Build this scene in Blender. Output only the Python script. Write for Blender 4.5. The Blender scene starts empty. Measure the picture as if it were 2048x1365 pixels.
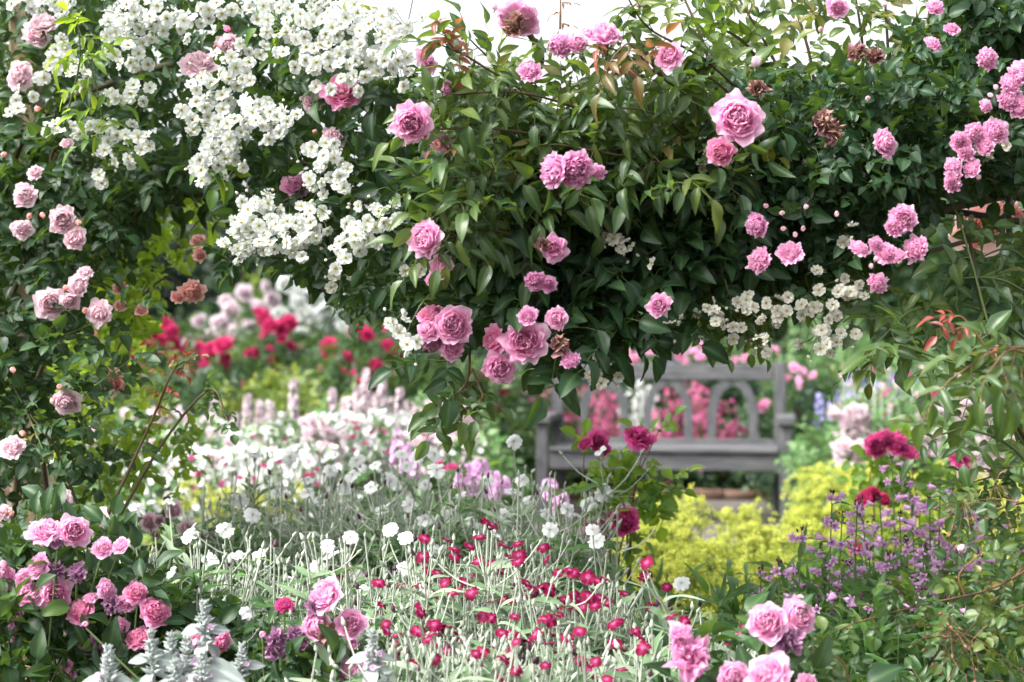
import bpy, math
import numpy as np
from mathutils import Matrix, Vector

# ------------------------------------------------------------------ camera, world, sun, exposure
sc = bpy.context.scene
COL = sc.collection
FPX, HZ, CAMZ = 3413.0, 650.0, 1.2
cam_d = bpy.data.cameras.new('camera'); cam = bpy.data.objects.new('camera', cam_d); COL.objects.link(cam)
cam_d.lens = 60; cam_d.sensor_width = 36; cam_d.clip_start = 0.05; cam_d.clip_end = 3000
cam.location = (0, 0, CAMZ); cam.rotation_euler = (math.radians(90 - 0.55), 0, 0)
cam_d.dof.use_dof = True; cam_d.dof.focus_distance = 3.45; cam_d.dof.aperture_fstop = 3.5
cam_d.dof.aperture_blades = 0
sc.camera = cam
SUN_EL, SUN_AZ = 48.0, -114.0           # azimuth from the view direction towards the right: high on the left
w = bpy.data.worlds.new('World'); sc.world = w; w.use_nodes = True
nt = w.node_tree; nt.nodes.clear()
out = nt.nodes.new('ShaderNodeOutputWorld'); bg = nt.nodes.new('ShaderNodeBackground'); sky = nt.nodes.new('ShaderNodeTexSky')
hs = nt.nodes.new('ShaderNodeHueSaturation'); hs.inputs['Saturation'].default_value = 0.16
sky.sky_type = 'NISHITA'; sky.sun_disc = False; sky.dust_density = 6.0; sky.air_density = 1.0; sky.ozone_density = 1.0
sun_dir = Vector((math.cos(math.radians(SUN_EL)) * math.sin(math.radians(SUN_AZ)), math.cos(math.radians(SUN_EL)) * math.cos(math.radians(SUN_AZ)), math.sin(math.radians(SUN_EL))))
sky.sun_elevation = math.radians(SUN_EL); sky.sun_rotation = math.radians(SUN_AZ)
bg.inputs['Strength'].default_value = 0.15
nt.links.new(sky.outputs[0], hs.inputs['Color']); nt.links.new(hs.outputs[0], bg.inputs[0]); nt.links.new(bg.outputs[0], out.inputs[0])
sd = bpy.data.lights.new('sun', 'SUN'); sun = bpy.data.objects.new('sun', sd); COL.objects.link(sun)
sd.energy = 1.4; sd.angle = math.radians(32); sd.color = (1.0, 0.95, 0.86)
sun.rotation_euler = sun_dir.to_track_quat('Z', 'Y').to_euler(); sun.location = (0, 0, 20)
sc.view_settings.view_transform = 'Standard'; sc.view_settings.look = 'None'; sc.view_settings.gamma = 1.0
sc.view_settings.use_curve_mapping = False
sc.view_settings.exposure = 1.7
cy = sc.cycles
cy.max_bounces = 7; cy.diffuse_bounces = 4; cy.glossy_bounces = 2; cy.transmission_bounces = 4; cy.transparent_max_bounces = 8
cy.use_denoising = True
cy.caustics_reflective = False; cy.caustics_refractive = False

R = np.random.default_rng(11)
PI = math.pi
def P(x, y, D): return np.array([(x - 1024.0) / FPX * D, D, CAMZ - (y - HZ) / FPX * D])
def px(r, D): return r * D / FPX
def nrm(a):
    a = np.asarray(a, float); return a / np.maximum(np.linalg.norm(a, axis=-1, keepdims=True), 1e-9)

# ------------------------------------------------------------------ materials
MATS = {}
def ramp_mat(name, cols, rough=0.5, transl=0.3, tcol=None, chan=0, edge=None, edge_f=0.0, spec=0.5, noise=0.12, nscale=40, rib=None, rib_f=0.0, bump=0.0, sheen=0.0):
    """cols: colours over attribute channel chan (0 tint, 1 along, 2 across/layer); edge: colour mixed in by 'along'."""
    if not name.startswith(('petal_pink', 'petal_deep', 'petal_pale', 'petal_mauve', 'petal_salmon', 'petal_magenta', 'petal_blush', 'petal_white', 'petal_lychnis')):
        cols = [tuple(v * .84 for v in c) for c in cols]; tcol = tuple(v * .9 for v in tcol) if tcol else None
    m = bpy.data.materials.new(name); m.use_nodes = True; t = m.node_tree; N = t.nodes; L = t.links; N.clear()
    o = N.new('ShaderNodeOutputMaterial'); p = N.new('ShaderNodeBsdfPrincipled')
    at = N.new('ShaderNodeAttribute'); at.attribute_name = 'a'
    sp = N.new('ShaderNodeSeparateXYZ'); L.new(at.outputs['Vector'], sp.inputs[0])
    nz = N.new('ShaderNodeTexNoise'); nz.inputs['Scale'].default_value = nscale; nz.inputs['Detail'].default_value = 3
    tc = N.new('ShaderNodeTexCoord'); L.new(tc.outputs['Object'], nz.inputs['Vector'])
    ad = N.new('ShaderNodeMath'); ad.operation = 'MULTIPLY_ADD'; L.new(nz.outputs[0], ad.inputs[0]); ad.inputs[1].default_value = noise * 2
    sb = N.new('ShaderNodeMath'); sb.operation = 'SUBTRACT'; L.new(sp.outputs[chan], sb.inputs[0]); sb.inputs[1].default_value = noise
    L.new(sb.outputs[0], ad.inputs[2])
    cr = N.new('ShaderNodeValToRGB'); L.new(ad.outputs[0], cr.inputs[0])
    e = cr.color_ramp.elements
    while len(e) < len(cols): e.new(0.5)
    for i, c in enumerate(cols):
        e[i].position = i / max(1, len(cols) - 1); e[i].color = (*c, 1)
    col = cr.outputs[0]
    def mixin(fac_sock, amt, colr, col):
        mu = N.new('ShaderNodeMath'); mu.operation = 'MULTIPLY'; mu.use_clamp = True; L.new(fac_sock, mu.inputs[0]); mu.inputs[1].default_value = amt
        mx = N.new('ShaderNodeMix'); mx.data_type = 'RGBA'; L.new(mu.outputs[0], mx.inputs[0]); L.new(col, mx.inputs[6]); mx.inputs[7].default_value = (*colr, 1)
        return mx.outputs[2]
    if edge is not None:
        pw = N.new('ShaderNodeMath'); pw.operation = 'POWER'; L.new(sp.outputs[1], pw.inputs[0]); pw.inputs[1].default_value = 3.0
        col = mixin(pw.outputs[0], edge_f, edge, col)
    if rib is not None:
        lt = N.new('ShaderNodeMath'); lt.operation = 'SUBTRACT'; lt.inputs[0].default_value = 1.0; L.new(sp.outputs[2], lt.inputs[1])
        pw = N.new('ShaderNodeMath'); pw.operation = 'POWER'; L.new(lt.outputs[0], pw.inputs[0]); pw.inputs[1].default_value = 5.0
        col = mixin(pw.outputs[0], rib_f, rib, col)
    L.new(col, p.inputs['Base Color']); p.inputs['Roughness'].default_value = rough; p.inputs['Specular IOR Level'].default_value = spec
    if sheen: p.inputs['Sheen Weight'].default_value = sheen
    if bump:
        b = N.new('ShaderNodeBump'); b.inputs['Strength'].default_value = bump; b.inputs['Distance'].default_value = 0.002; L.new(nz.outputs[0], b.inputs['Height']); L.new(b.outputs[0], p.inputs['Normal'])
    if transl > 0:
        tr = N.new('ShaderNodeBsdfTranslucent')
        if tcol is not None:
            mx = N.new('ShaderNodeMix'); mx.data_type = 'RGBA'; mx.inputs[0].default_value = 0.65; L.new(col, mx.inputs[6]); mx.inputs[7].default_value = (*tcol, 1); L.new(mx.outputs[2], tr.inputs[0])
        else: L.new(col, tr.inputs[0])
        ms = N.new('ShaderNodeMixShader'); ms.inputs[0].default_value = transl; L.new(p.outputs[0], ms.inputs[1]); L.new(tr.outputs[0], ms.inputs[2]); L.new(ms.outputs[0], o.inputs[0])
    else: L.new(p.outputs[0], o.inputs[0])
    MATS[name] = m; return m
M_ = MATS
G = lambda *c: tuple(c)
ramp_mat('leaf_dark', [G(.012,.040,.017), G(.022,.062,.024), G(.042,.095,.030), G(.10,.19,.035)], rough=.44, spec=.35, transl=.22, tcol=(.22,.40,.03), rib=(.10,.19,.07), rib_f=.5)
ramp_mat('leaf_small', [G(.011,.040,.018), G(.021,.062,.025), G(.040,.092,.030), G(.11,.18,.035)], rough=.44, spec=.35, transl=.24, tcol=(.22,.40,.03), rib=(.10,.2,.08), rib_f=.4)
ramp_mat('leaf_shoot', [G(.026,.074,.030), G(.052,.115,.036), G(.12,.18,.038), G(.26,.19,.05)], rough=.36, transl=.36, tcol=(.30,.48,.03), rib=(.18,.26,.10), rib_f=.5)
ramp_mat('leaf_fresh', [G(.06,.16,.03), G(.11,.25,.035), G(.19,.34,.04), G(.34,.40,.04)], rough=.45, transl=.55, tcol=(.50,.70,.03), rib=(.2,.3,.1), rib_f=.4)
ramp_mat('leaf_bronze', [G(.10,.12,.035), G(.22,.12,.045), G(.30,.09,.06), G(.36,.07,.07)], rough=.38, transl=.40, tcol=(.55,.22,.06), rib=(.35,.2,.12), rib_f=.4)
ramp_mat('leaf_bg', [G(.012,.045,.022), G(.03,.085,.034), G(.06,.13,.04), G(.14,.20,.05)], rough=.5, transl=.30, tcol=(.2,.38,.04))
ramp_mat('leaf_lime', [G(.09,.16,.04), G(.16,.25,.05), G(.25,.33,.06), G(.36,.38,.06)], rough=.5, transl=.4, tcol=(.4,.5,.05))
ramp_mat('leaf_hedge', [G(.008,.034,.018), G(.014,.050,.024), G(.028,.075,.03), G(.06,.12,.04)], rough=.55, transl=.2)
ramp_mat('leaf_silver', [G(.08,.17,.065), G(.18,.28,.15), G(.38,.46,.33)], rough=.8, transl=.15, spec=.15, sheen=.3)
ramp_mat('leaf_sage', [G(.06,.16,.045), G(.12,.24,.08), G(.25,.36,.19)], rough=.75, transl=.2, spec=.2, tcol=(.3,.5,.12))
ramp_mat('felt', [G(.27,.33,.31), G(.40,.46,.44), G(.56,.61,.59)], rough=.95, transl=.15, spec=.05, sheen=.7, bump=.5, nscale=400, rib=(.72,.78,.76), rib_f=.5)
ramp_mat('leaf_pen', [G(.035,.10,.025), G(.06,.16,.035), G(.11,.24,.05)], rough=.4, transl=.35, tcol=(.3,.5,.04))
ramp_mat('stem_green', [G(.08,.14,.04), G(.14,.2,.06)], rough=.55, transl=0)
ramp_mat('stem_brown', [G(.045,.035,.018), G(.10,.07,.035), G(.10,.11,.04)], rough=.7, transl=0, bump=.4)
ramp_mat('stem_red', [G(.14,.06,.035), G(.20,.12,.05)], rough=.5, transl=0)
ramp_mat('stem_silver', [G(.26,.32,.23), G(.54,.58,.49)], rough=.85, transl=0, spec=.15, sheen=.4)
def petal(name, inner, mid, outer, edge, ef=.85, tr=.55, **k):
    return ramp_mat(name, [inner, mid, outer], rough=.6, transl=tr, chan=2, edge=edge, edge_f=ef, spec=.25, noise=.08, nscale=30, **k)
petal('petal_pink', G(.93,.20,.46), G(.94,.32,.60), G(.94,.47,.73), G(.96,.70,.87))
petal('petal_deep', G(.84,.08,.28), G(.87,.16,.40), G(.88,.31,.56), G(.92,.55,.74))
petal('petal_pale', G(.91,.46,.57), G(.92,.58,.68), G(.93,.69,.78), G(.95,.83,.88))
petal('petal_blush', G(.74,.48,.54), G(.78,.60,.66), G(.80,.68,.74), G(.84,.77,.81))
petal('petal_mauve', G(.86,.17,.44), G(.89,.28,.58), G(.91,.43,.71), G(.94,.65,.85))
petal('petal_salmon', G(.90,.26,.22), G(.91,.38,.34), G(.92,.52,.48), G(.93,.68,.64))
petal('petal_magenta', G(.40,.01,.12), G(.58,.03,.22), G(.68,.07,.32), G(.76,.16,.42))
petal('petal_crimson', G(.42,.008,.06), G(.58,.014,.11), G(.66,.028,.16), G(.72,.09,.26))
petal('petal_dry', G(.30,.14,.06), G(.36,.20,.10), G(.36,.14,.26), G(.42,.26,.22), tr=.2)
petal('petal_spent', G(.30,.08,.24), G(.38,.13,.32), G(.48,.20,.42), G(.56,.34,.48), tr=.3)
petal('petal_white', G(.48,.50,.15), G(.70,.73,.67), G(.74,.77,.76), G(.80,.82,.83))
petal('petal_cream', G(.70,.68,.36), G(.86,.85,.74), G(.90,.89,.81), G(.94,.94,.88))
petal('petal_red', G(.62,.06,.20), G(.42,.006,.055), G(.40,.004,.045), G(.46,.006,.06), tr=.2, ef=.3) if False else None
ramp_mat('petal_red', [G(.60,.14,.34), G(.28,.004,.075), G(.19,.001,.036), G(.21,.002,.045)], rough=.65, transl=.22, chan=1, spec=.2, noise=.03)
ramp_mat('petal_lychnis', [G(.60,.60,.58), G(.80,.82,.82), G(.84,.85,.86)], rough=.6, transl=.35, chan=1, spec=.2, noise=.03)
ramp_mat('petal_purple', [G(.60,.28,.60), G(.86,.48,.82), G(.96,.72,.94)], rough=.55, transl=.35, chan=1, spec=.25, noise=.15)
ramp_mat('petal_blue', [G(.26,.25,.58), G(.44,.42,.72)], rough=.55, transl=.3, noise=.15)
ramp_mat('petal_hot', [G(.44,.02,.14), G(.62,.06,.25), G(.74,.20,.40)], rough=.55, transl=.3, noise=.15)
ramp_mat('petal_lime', [G(.42,.50,.06), G(.70,.76,.12), G(.88,.90,.24)], rough=.6, transl=.35, noise=.1)
ramp_mat('stamen', [G(.48,.34,.07), G(.70,.56,.18)], rough=.6, transl=0)
ramp_mat('spikefluff', [G(.62,.66,.60), G(.74,.72,.72), G(.76,.58,.66)], rough=.85, transl=.2, spec=.1, noise=.1)
ramp_mat('hip', [G(.07,.12,.03), G(.16,.10,.04), G(.30,.09,.08)], rough=.4, transl=0)
ramp_mat('dark_bee', [G(.03,.008,.02), G(.10,.02,.06)], rough=.6, transl=0)

def surf_mat(name, cols, scale, rough=.8, bump=.3, stretch=(1,1,1), dist=.01, detail=6):
    m = bpy.data.materials.new(name); m.use_nodes = True; t = m.node_tree; N = t.nodes; L = t.links
    p = N['Principled BSDF']; tc = N.new('ShaderNodeTexCoord'); mp = N.new('ShaderNodeMapping'); mp.inputs['Scale'].default_value = stretch
    L.new(tc.outputs['Object'], mp.inputs[0]); nz = N.new('ShaderNodeTexNoise'); nz.inputs['Scale'].default_value = scale; nz.inputs['Detail'].default_value = detail
    nz.inputs['Roughness'].default_value = .65
    L.new(mp.outputs[0], nz.inputs['Vector']); cr = N.new('ShaderNodeValToRGB'); L.new(nz.outputs[0], cr.inputs[0]); e = cr.color_ramp.elements
    while len(e) < len(cols): e.new(.5)
    for i, c in enumerate(cols): e[i].position = .3 + .4 * i / (len(cols) - 1); e[i].color = (*c, 1)
    L.new(cr.outputs[0], p.inputs['Base Color']); p.inputs['Roughness'].default_value = rough
    b = N.new('ShaderNodeBump'); b.inputs['Strength'].default_value = bump; b.inputs['Distance'].default_value = dist; L.new(nz.outputs[0], b.inputs['Height']); L.new(b.outputs[0], p.inputs['Normal'])
    MATS[name] = m; return m
surf_mat('soil', [G(.03,.022,.014), G(.07,.05,.035)], 14, .95, .8, dist=.03)
surf_mat('gravel', [G(.055,.048,.042), G(.11,.098,.088), G(.19,.17,.155)], 45, .95, .6)
surf_mat('grey_wood', [G(.034,.035,.041), G(.074,.076,.084), G(.14,.138,.14)], 6, .75, .35, stretch=(1,9,9), dist=.004)
surf_mat('grey_wood_v', [G(.034,.035,.041), G(.074,.076,.084), G(.14,.138,.14)], 6, .75, .35, stretch=(9,9,1), dist=.004)
surf_mat('post_wood', [G(.16,.12,.07), G(.28,.22,.13), G(.36,.30,.19)], 12, .85, .4, stretch=(6,6,1), dist=.004)
surf_mat('iron', [G(.02,.018,.016), G(.05,.04,.03)], 30, .6, .2)
surf_mat('brick_edge', [G(.10,.06,.04), G(.19,.12,.09)], 12, .9, .5)

# ------------------------------------------------------------------ mesh building
class T:                                     # a template: verts, quads, attribute (tint, along, across), material index per face
    def __init__(s, V, F, A, M=None):
        s.V = np.asarray(V, float); s.F = np.asarray(F, int); s.A = np.asarray(A, float)
        s.M = np.zeros(len(s.F), int) if M is None else np.asarray(M, int)
class MB:
    def __init__(s): s.V = []; s.F = []; s.A = []; s.M = []; s.n = 0
    def add(s, t, Rm, Tr, tint=0.0, m=None):
        Rm = np.asarray(Rm, float).reshape(-1, 3, 3); Tr = np.asarray(Tr, float).reshape(-1, 3); n = len(Tr)
        if n == 0: return
        if len(Rm) == 1 and n > 1: Rm = np.repeat(Rm, n, 0)
        V = np.einsum('nij,vj->nvi', Rm, t.V) + Tr[:, None]
        A = np.repeat(t.A[None], n, 0).copy(); A[:, :, 0] += np.broadcast_to(np.asarray(tint, float).reshape(-1, 1), (n, 1))
        k = len(t.V); F = t.F[None] + (np.arange(n) * k)[:, None, None] + s.n
        s.V.append(V.reshape(-1, 3)); s.A.append(A.reshape(-1, 3)); s.F.append(F.reshape(-1, 4))
        s.M.append(np.tile(t.M if m is None else np.full(len(t.F), m), n)); s.n += n * k
    def tube(s, path, r, sides=5, tint=.5, m=0):
        p = np.asarray(path, float); k = len(p); r = np.broadcast_to(np.asarray(r, float), (k,))
        d = nrm(np.gradient(p, axis=0)); ref = np.array([0.13, 1, 0.07]) if abs(d[0, 1]) < .8 else np.array([1, 0.1, 0.05])
        a = nrm(np.cross(d, ref)); b = np.cross(d, a); th = np.arange(sides) * 2 * PI / sides
        V = p[:, None] + r[:, None, None] * (np.cos(th)[None, :, None] * a[:, None] + np.sin(th)[None, :, None] * b[:, None])
        V = V.reshape(-1, 3); i = np.arange(k - 1)[:, None] * sides; j = np.arange(sides)[None]; j2 = (j + 1) % sides
        F = np.stack([i + j, i + j2, i + sides + j2, i + sides + j], -1).reshape(-1, 4) + s.n
        A = np.zeros((len(V), 3)); A[:, 0] = tint; A[:, 1] = .5; A[:, 2] = .5
        s.V.append(V); s.F.append(F); s.A.append(A); s.M.append(np.full(len(F), m)); s.n += len(V)
    def tpl(s): return T(np.concatenate(s.V), np.concatenate(s.F), np.concatenate(s.A), np.concatenate(s.M))
    def mesh(s, name, mats, off=(0, 0, 0)):
        V = (np.concatenate(s.V) - np.asarray(off)).astype(np.float32); F = np.concatenate(s.F).astype(np.int32)
        A = np.concatenate(s.A); M = np.concatenate(s.M).astype(np.int32)
        me = bpy.data.meshes.new(name); me.vertices.add(len(V)); me.vertices.foreach_set('co', V.ravel())
        me.loops.add(F.size); me.loops.foreach_set('vertex_index', F.ravel())
        me.polygons.add(len(F)); me.polygons.foreach_set('loop_start', np.arange(len(F), dtype=np.int32) * 4)
        me.polygons.foreach_set('material_index', M)
        me.update(calc_edges=True)
        at = me.attributes.new('a', 'FLOAT_VECTOR', 'POINT'); at.data.foreach_set('vector', A.astype(np.float32).ravel())
        me.shade_smooth()
        for m in mats: me.materials.append(MATS[m])
        return me
    def build(s, name, mats, parent=None, label=None, kind=None):
        if not s.V: return None
        off = parent['_o'] if parent is not None and '_o' in parent else (0, 0, 0)
        me = s.mesh(name, mats, np.array(off)); o = bpy.data.objects.new(name, me); COL.objects.link(o)
        if parent is not None: o.parent = parent
        if label: o['label'] = label
        if kind: o['kind'] = kind
        return o
class MBS(MB):
    def __init__(s, *sp): super().__init__(); s.sp = sp
ROOTS = []
def thing(name, label, cat, x, y, group=None, z=0.0):
    o = bpy.data.objects.new(name, None); COL.objects.link(o); o.empty_display_size = .05
    o.location = (x, y, z); o['_o'] = [float(x), float(y), float(z)]; ROOTS.append(o)
    o['label'] = label; o['category'] = cat
    if group: o['group'] = group
    return o
def solo(o, label, cat, group=None):
    o['label'] = label; o['category'] = cat
    if group: o['group'] = group
def frames(y, n):
    y = nrm(y); x = nrm(np.cross(y, n)); z = np.cross(x, y); return np.stack([x, y, z], -1)
def zframes(z, rng=R):
    z = nrm(np.atleast_2d(z)); r = nrm(rng.normal(size=z.shape)); x = nrm(np.cross(z, r)); y = np.cross(z, x); return np.stack([x, y, z], -1)
def place(me, name, parent, pos, facing, s, label=None, sq=None):
    o = bpy.data.objects.new(name, me); COL.objects.link(o); o.parent = parent
    F = zframes(facing)[0]; M = Matrix([list(F[0]), list(F[1]), list(F[2])])
    o.rotation_mode = 'QUATERNION'; o.rotation_quaternion = M.to_quaternion()
    off = np.array(parent['_o']) if '_o' in parent else np.zeros(3)
    o.location = Vector(pos - off); o.scale = (s, s, s * (sq or 1))
    if label: o['label'] = label
    return o
def spline(pts, n=10):
    p = np.asarray(pts, float)
    if len(p) == 2: return p[0] + np.linspace(0, 1, n)[:, None] * (p[1] - p[0])
    q = np.vstack([2 * p[0] - p[1], p, 2 * p[-1] - p[-2]]); outp = []
    for i in range(len(p) - 1):
        a, b, c, d = q[i:i + 4]; t = np.linspace(0, 1, n, endpoint=(i == len(p) - 2))[:, None]
        outp.append(.5 * (2 * b + (c - a) * t + (2 * a - 5 * b + 4 * c - d) * t ** 2 + (3 * b - a - 3 * c + d) * t ** 3))
    return np.vstack(outp)
def inpoly(x, y, poly):
    p = np.asarray(poly, float); c = np.zeros(len(x), bool); j = len(p) - 1
    for i in range(len(p)):
        xi, yi = p[i]; xj, yj = p[j]
        k = ((yi > y) != (yj > y)) & (x < (xj - xi) * (y - yi) / (yj - yi + 1e-9) + xi); c ^= k; j = i
    return c
def sample_poly(poly, n, rng=R):
    p = np.asarray(poly, float); lo = p.min(0); hi = p.max(0); X = []; Y = []; k = 0
    while k < n:
        x = rng.uniform(lo[0], hi[0], n * 2); y = rng.uniform(lo[1], hi[1], n * 2); m = inpoly(x, y, poly); X.append(x[m]); Y.append(y[m]); k += m.sum()
    return np.concatenate(X)[:n], np.concatenate(Y)[:n]
def PA(x, y, D): return np.stack([(x - 1024.0) / FPX * D, D + 0 * x, CAMZ - (y - HZ) / FPX * D], -1)

# ------------------------------------------------------------------ templates
def leaf(W=.5, fold=.25, droop=.25, rows=7, half=2, wave=.03, twist=0., serr=.0, seed=0, power=.8, tint=.0):
    r = np.random.default_rng(seed); cols = np.linspace(-1, 1, 2 * half + 1); V = []; A = []
    ph = r.uniform(0, 6)
    for i in range(rows):
        v = i / (rows - 1); wv = W / 2 * (max(0.03, math.sin(PI * v ** power)) ** .85 if 0 < v < 1 else .04)
        if v == 1: wv = .006
        if serr and i % 2: wv *= 1 + serr
        for u in cols:
            x = u * wv; z = abs(u) * wv * fold * 2 - droop * v * v + wave * math.sin(v * 9 + ph + u) * abs(u)
            a = twist * v; V.append((x * math.cos(a) - z * math.sin(a) * .5, v * (1 - .15 * droop), z + x * math.sin(a))); A.append((tint, v, abs(u)))
    n = len(cols); F = [(i * n + j, i * n + j + 1, (i + 1) * n + j + 1, (i + 1) * n + j) for i in range(rows - 1) for j in range(n - 1)]
    return T(V, F, A)
def rotm(ax, a): return np.array(Matrix.Rotation(a, 3, ax))
def compound(npair, Lf, W, seed, rows=6, half=2, droop=.2, pet=.3, spread=62, serr=.0):
    """leaflets along +Y, unit: terminal leaflet Lf long"""
    r = np.random.default_rng(seed); mb = MB(); tot = pet + npair * .42 * Lf + .12
    ax = np.array([(r.normal() * .02 * k, tot * k / 5, -.18 * droop * (k / 5) ** 2 * tot * 2) for k in range(6)])
    mb.tube(ax, np.linspace(.022, .012, 6) * Lf, 4, .5, 1)
    def at(t): return np.array([np.interp(t * 5, range(6), ax[:, c]) for c in range(3)])
    for k in range(npair):
        t = (pet + k * .42 * Lf) / tot
        for s in (-1, 1):
            a = math.radians(spread + r.normal() * 8) * -s; sz = Lf * (.72 + .18 * k / max(1, npair)) * r.uniform(.88, 1.08)
            M = rotm('Z', a) @ rotm('Y', s * r.normal(.15, .25)) @ rotm('X', r.normal(-.05, .22)) * sz
            mb.add(leaf(W, r.uniform(.1, .35), droop * r.uniform(.4, 1.6), rows, half, seed=seed * 31 + k * 2 + s + 7, twist=r.normal() * .25, serr=serr), M, at(t), r.normal() * .05)
    M = rotm('Y', r.normal() * .2) @ rotm('X', r.normal(-.1, .2)) * Lf
    mb.add(leaf(W * 1.05, r.uniform(.1, .3), droop * 1.2, rows, half, seed=seed * 31 + 99, serr=serr), M, ax[-1], r.normal() * .05)
    return mb.tpl()
CL_BIG = [compound(2, 1, .50, s, 7, 2, .28, serr=.10) for s in range(5)]           # unit = leaflet length
CL_LONG = [compound(2, 1, .38, s + 20, 7, 2, .40) for s in range(5)]
CL_ROUND = [compound(2, 1, .72, s + 40, 6, 2, .18, pet=.4) for s in range(5)]
CL_LOW = [compound(2, 1, .55, s + 60, 4, 1, .2) for s in range(4)]
LEAF_LANCE = [leaf(.2, .3, .35 + .2 * s, 7, 1, seed=s, twist=.3 * (s - 1)) for s in range(4)]
LEAF_OVAL = [leaf(.42, .22, .2 + .2 * s, 8, 2, seed=s + 9, wave=.03, power=.95) for s in range(4)]
LEAF_LOW = [leaf(.6, .2, .2, 3, 1, seed=s) for s in range(3)]

def add_leaves(mb, tpls, pos, y, n, size, tint, m=0, rng=R):
    """scatter templates; materials: 0 blade, 1 stalk"""
    k = rng.integers(0, len(tpls), len(pos)); Fm = frames(y, n) * np.broadcast_to(np.asarray(size, float).reshape(-1, 1, 1), (len(pos), 1, 1))
    tint = np.broadcast_to(tint, (len(pos),))
    for i, t in enumerate(tpls):
        s = k == i
        if s.any(): mb.add(t, Fm[s], pos[s], tint[s])

def add_petal(mb, R0, Rt, zt, wid, curl, ang, ruf, v0, layer, rng, nu=6, nv=5, zb=-.42, cup=.95):
    V = []; A = []; ph = rng.uniform(0, 6, 3)
    for j in range(nv):
        v = j / (nv - 1)
        p0 = np.array([.03, zb]); p1 = np.array([Rt * cup, zb + .06]); p2 = np.array([Rt * (1 + .05 * curl), zt])
        q = (1 - v) ** 2 * p0 + 2 * v * (1 - v) * p1 + v * v * p2
        if v > .7: q = q + np.array([curl * .12, -curl * .10]) * ((v - .7) / .3) ** 2
        wv = wid * (math.sin(PI * min(1, (v * .62 + .05))) ** .8)
        if j == nv - 1: wv *= .86
        for i in range(nu):
            u = -1 + 2 * i / (nu - 1); r = max(.02, q[0]); th = ang + u * wv / max(r, .22)
            rr = r * (1 + ruf * v * math.sin(2.3 * u + ph[0]) * .35) + ruf * .22 * v * v * math.sin(6.5 * u + ph[2]) - (.13 * u * u * min(1, r) if j == nv - 1 else 0)
            z = q[1] + ruf * v * v * .42 * math.sin(5.5 * u + ph[1]) - (.07 * v * u * u if j >= nv - 2 else 0)
            V.append((rr * math.cos(th), rr * math.sin(th), z)); A.append((v0, v, layer))
    F = [(j * nu + i, j * nu + i + 1, (j + 1) * nu + i + 1, (j + 1) * nu + i) for j in range(nv - 1) for i in range(nu - 1)]
    mb.add(T(V, F, A), np.eye(3), np.zeros(3))
def sepals(mb, r=.45, z=-.42, n=5, m=1):
    for k in range(n):
        a = k * 2 * PI / n; l = leaf(.35, .2, .5, 4, 1)
        mb.add(l, rotm('Z', a) @ rotm('X', -.5) * r * 1.3, (0, 0, z - .02), .3, m)
    mb.tube(np.array([(0, 0, z + .05), (0, 0, z - .1), (0, .01, z - .25), (0.02, .03, z - 1.0)]), [.1, .13, .05, .045], 6, .4, m)
def rose(seed, n=46, open_=1.0, ruf=.12, centre=.30, per=7, inner=26, nr=6):
    r = np.random.default_rng(seed); mb = MB()
    for q in range(nr):                        # outer rings of broad petals, each ring standing a little above the next
        t = 1 - q / (nr + 1.2); Rt = (.36 + .64 * (t - 1 / (nr + 1.2)) / (1 - 1 / (nr + 1.2))) * (open_ if q == 0 else 1)
        zt = -.16 * open_ + .46 * (q / nr) ** .8 + (centre - .30)
        for k in range(per):
            a = (k + .5 * (q % 2)) * 2 * PI / per + r.normal() * .16
            add_petal(mb, 0, Rt * r.uniform(.92, 1.07), zt + r.normal() * .035, (5.2 / per) * r.uniform(.9, 1.15), max(-.2, .9 - q * .45) * open_, a, ruf * 1.5 * r.uniform(.5, 1.6), r.uniform(0, 1), t, r, cup=.90, nu=9)
    for k in range(inner):                     # crowded upright inner petals
        u = (k + 1) / inner; Rt = .05 + .36 * u ** .8
        add_petal(mb, 0, Rt, centre + r.uniform(-.10, .04) - .05 * u, r.uniform(.18, .34), -.3, k * 2.39996 + r.normal() * .3, ruf * 2.2 * r.uniform(.5, 1.5), r.uniform(0, 1), .30 * u, r, cup=1.02)
    sepals(mb); return mb
def bud(seed):
    r = np.random.default_rng(seed); mb = MB()
    for k in range(7):
        t = k / 6; add_petal(mb, 0, .30 + .32 * t, .75 - .25 * t, .62, -.2 + .6 * t, k * 2.4, .05, r.uniform(0, 1), .4 + .6 * t, r, zb=-.6, cup=1.35)
    sepals(mb, .5, -.6); return mb
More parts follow.
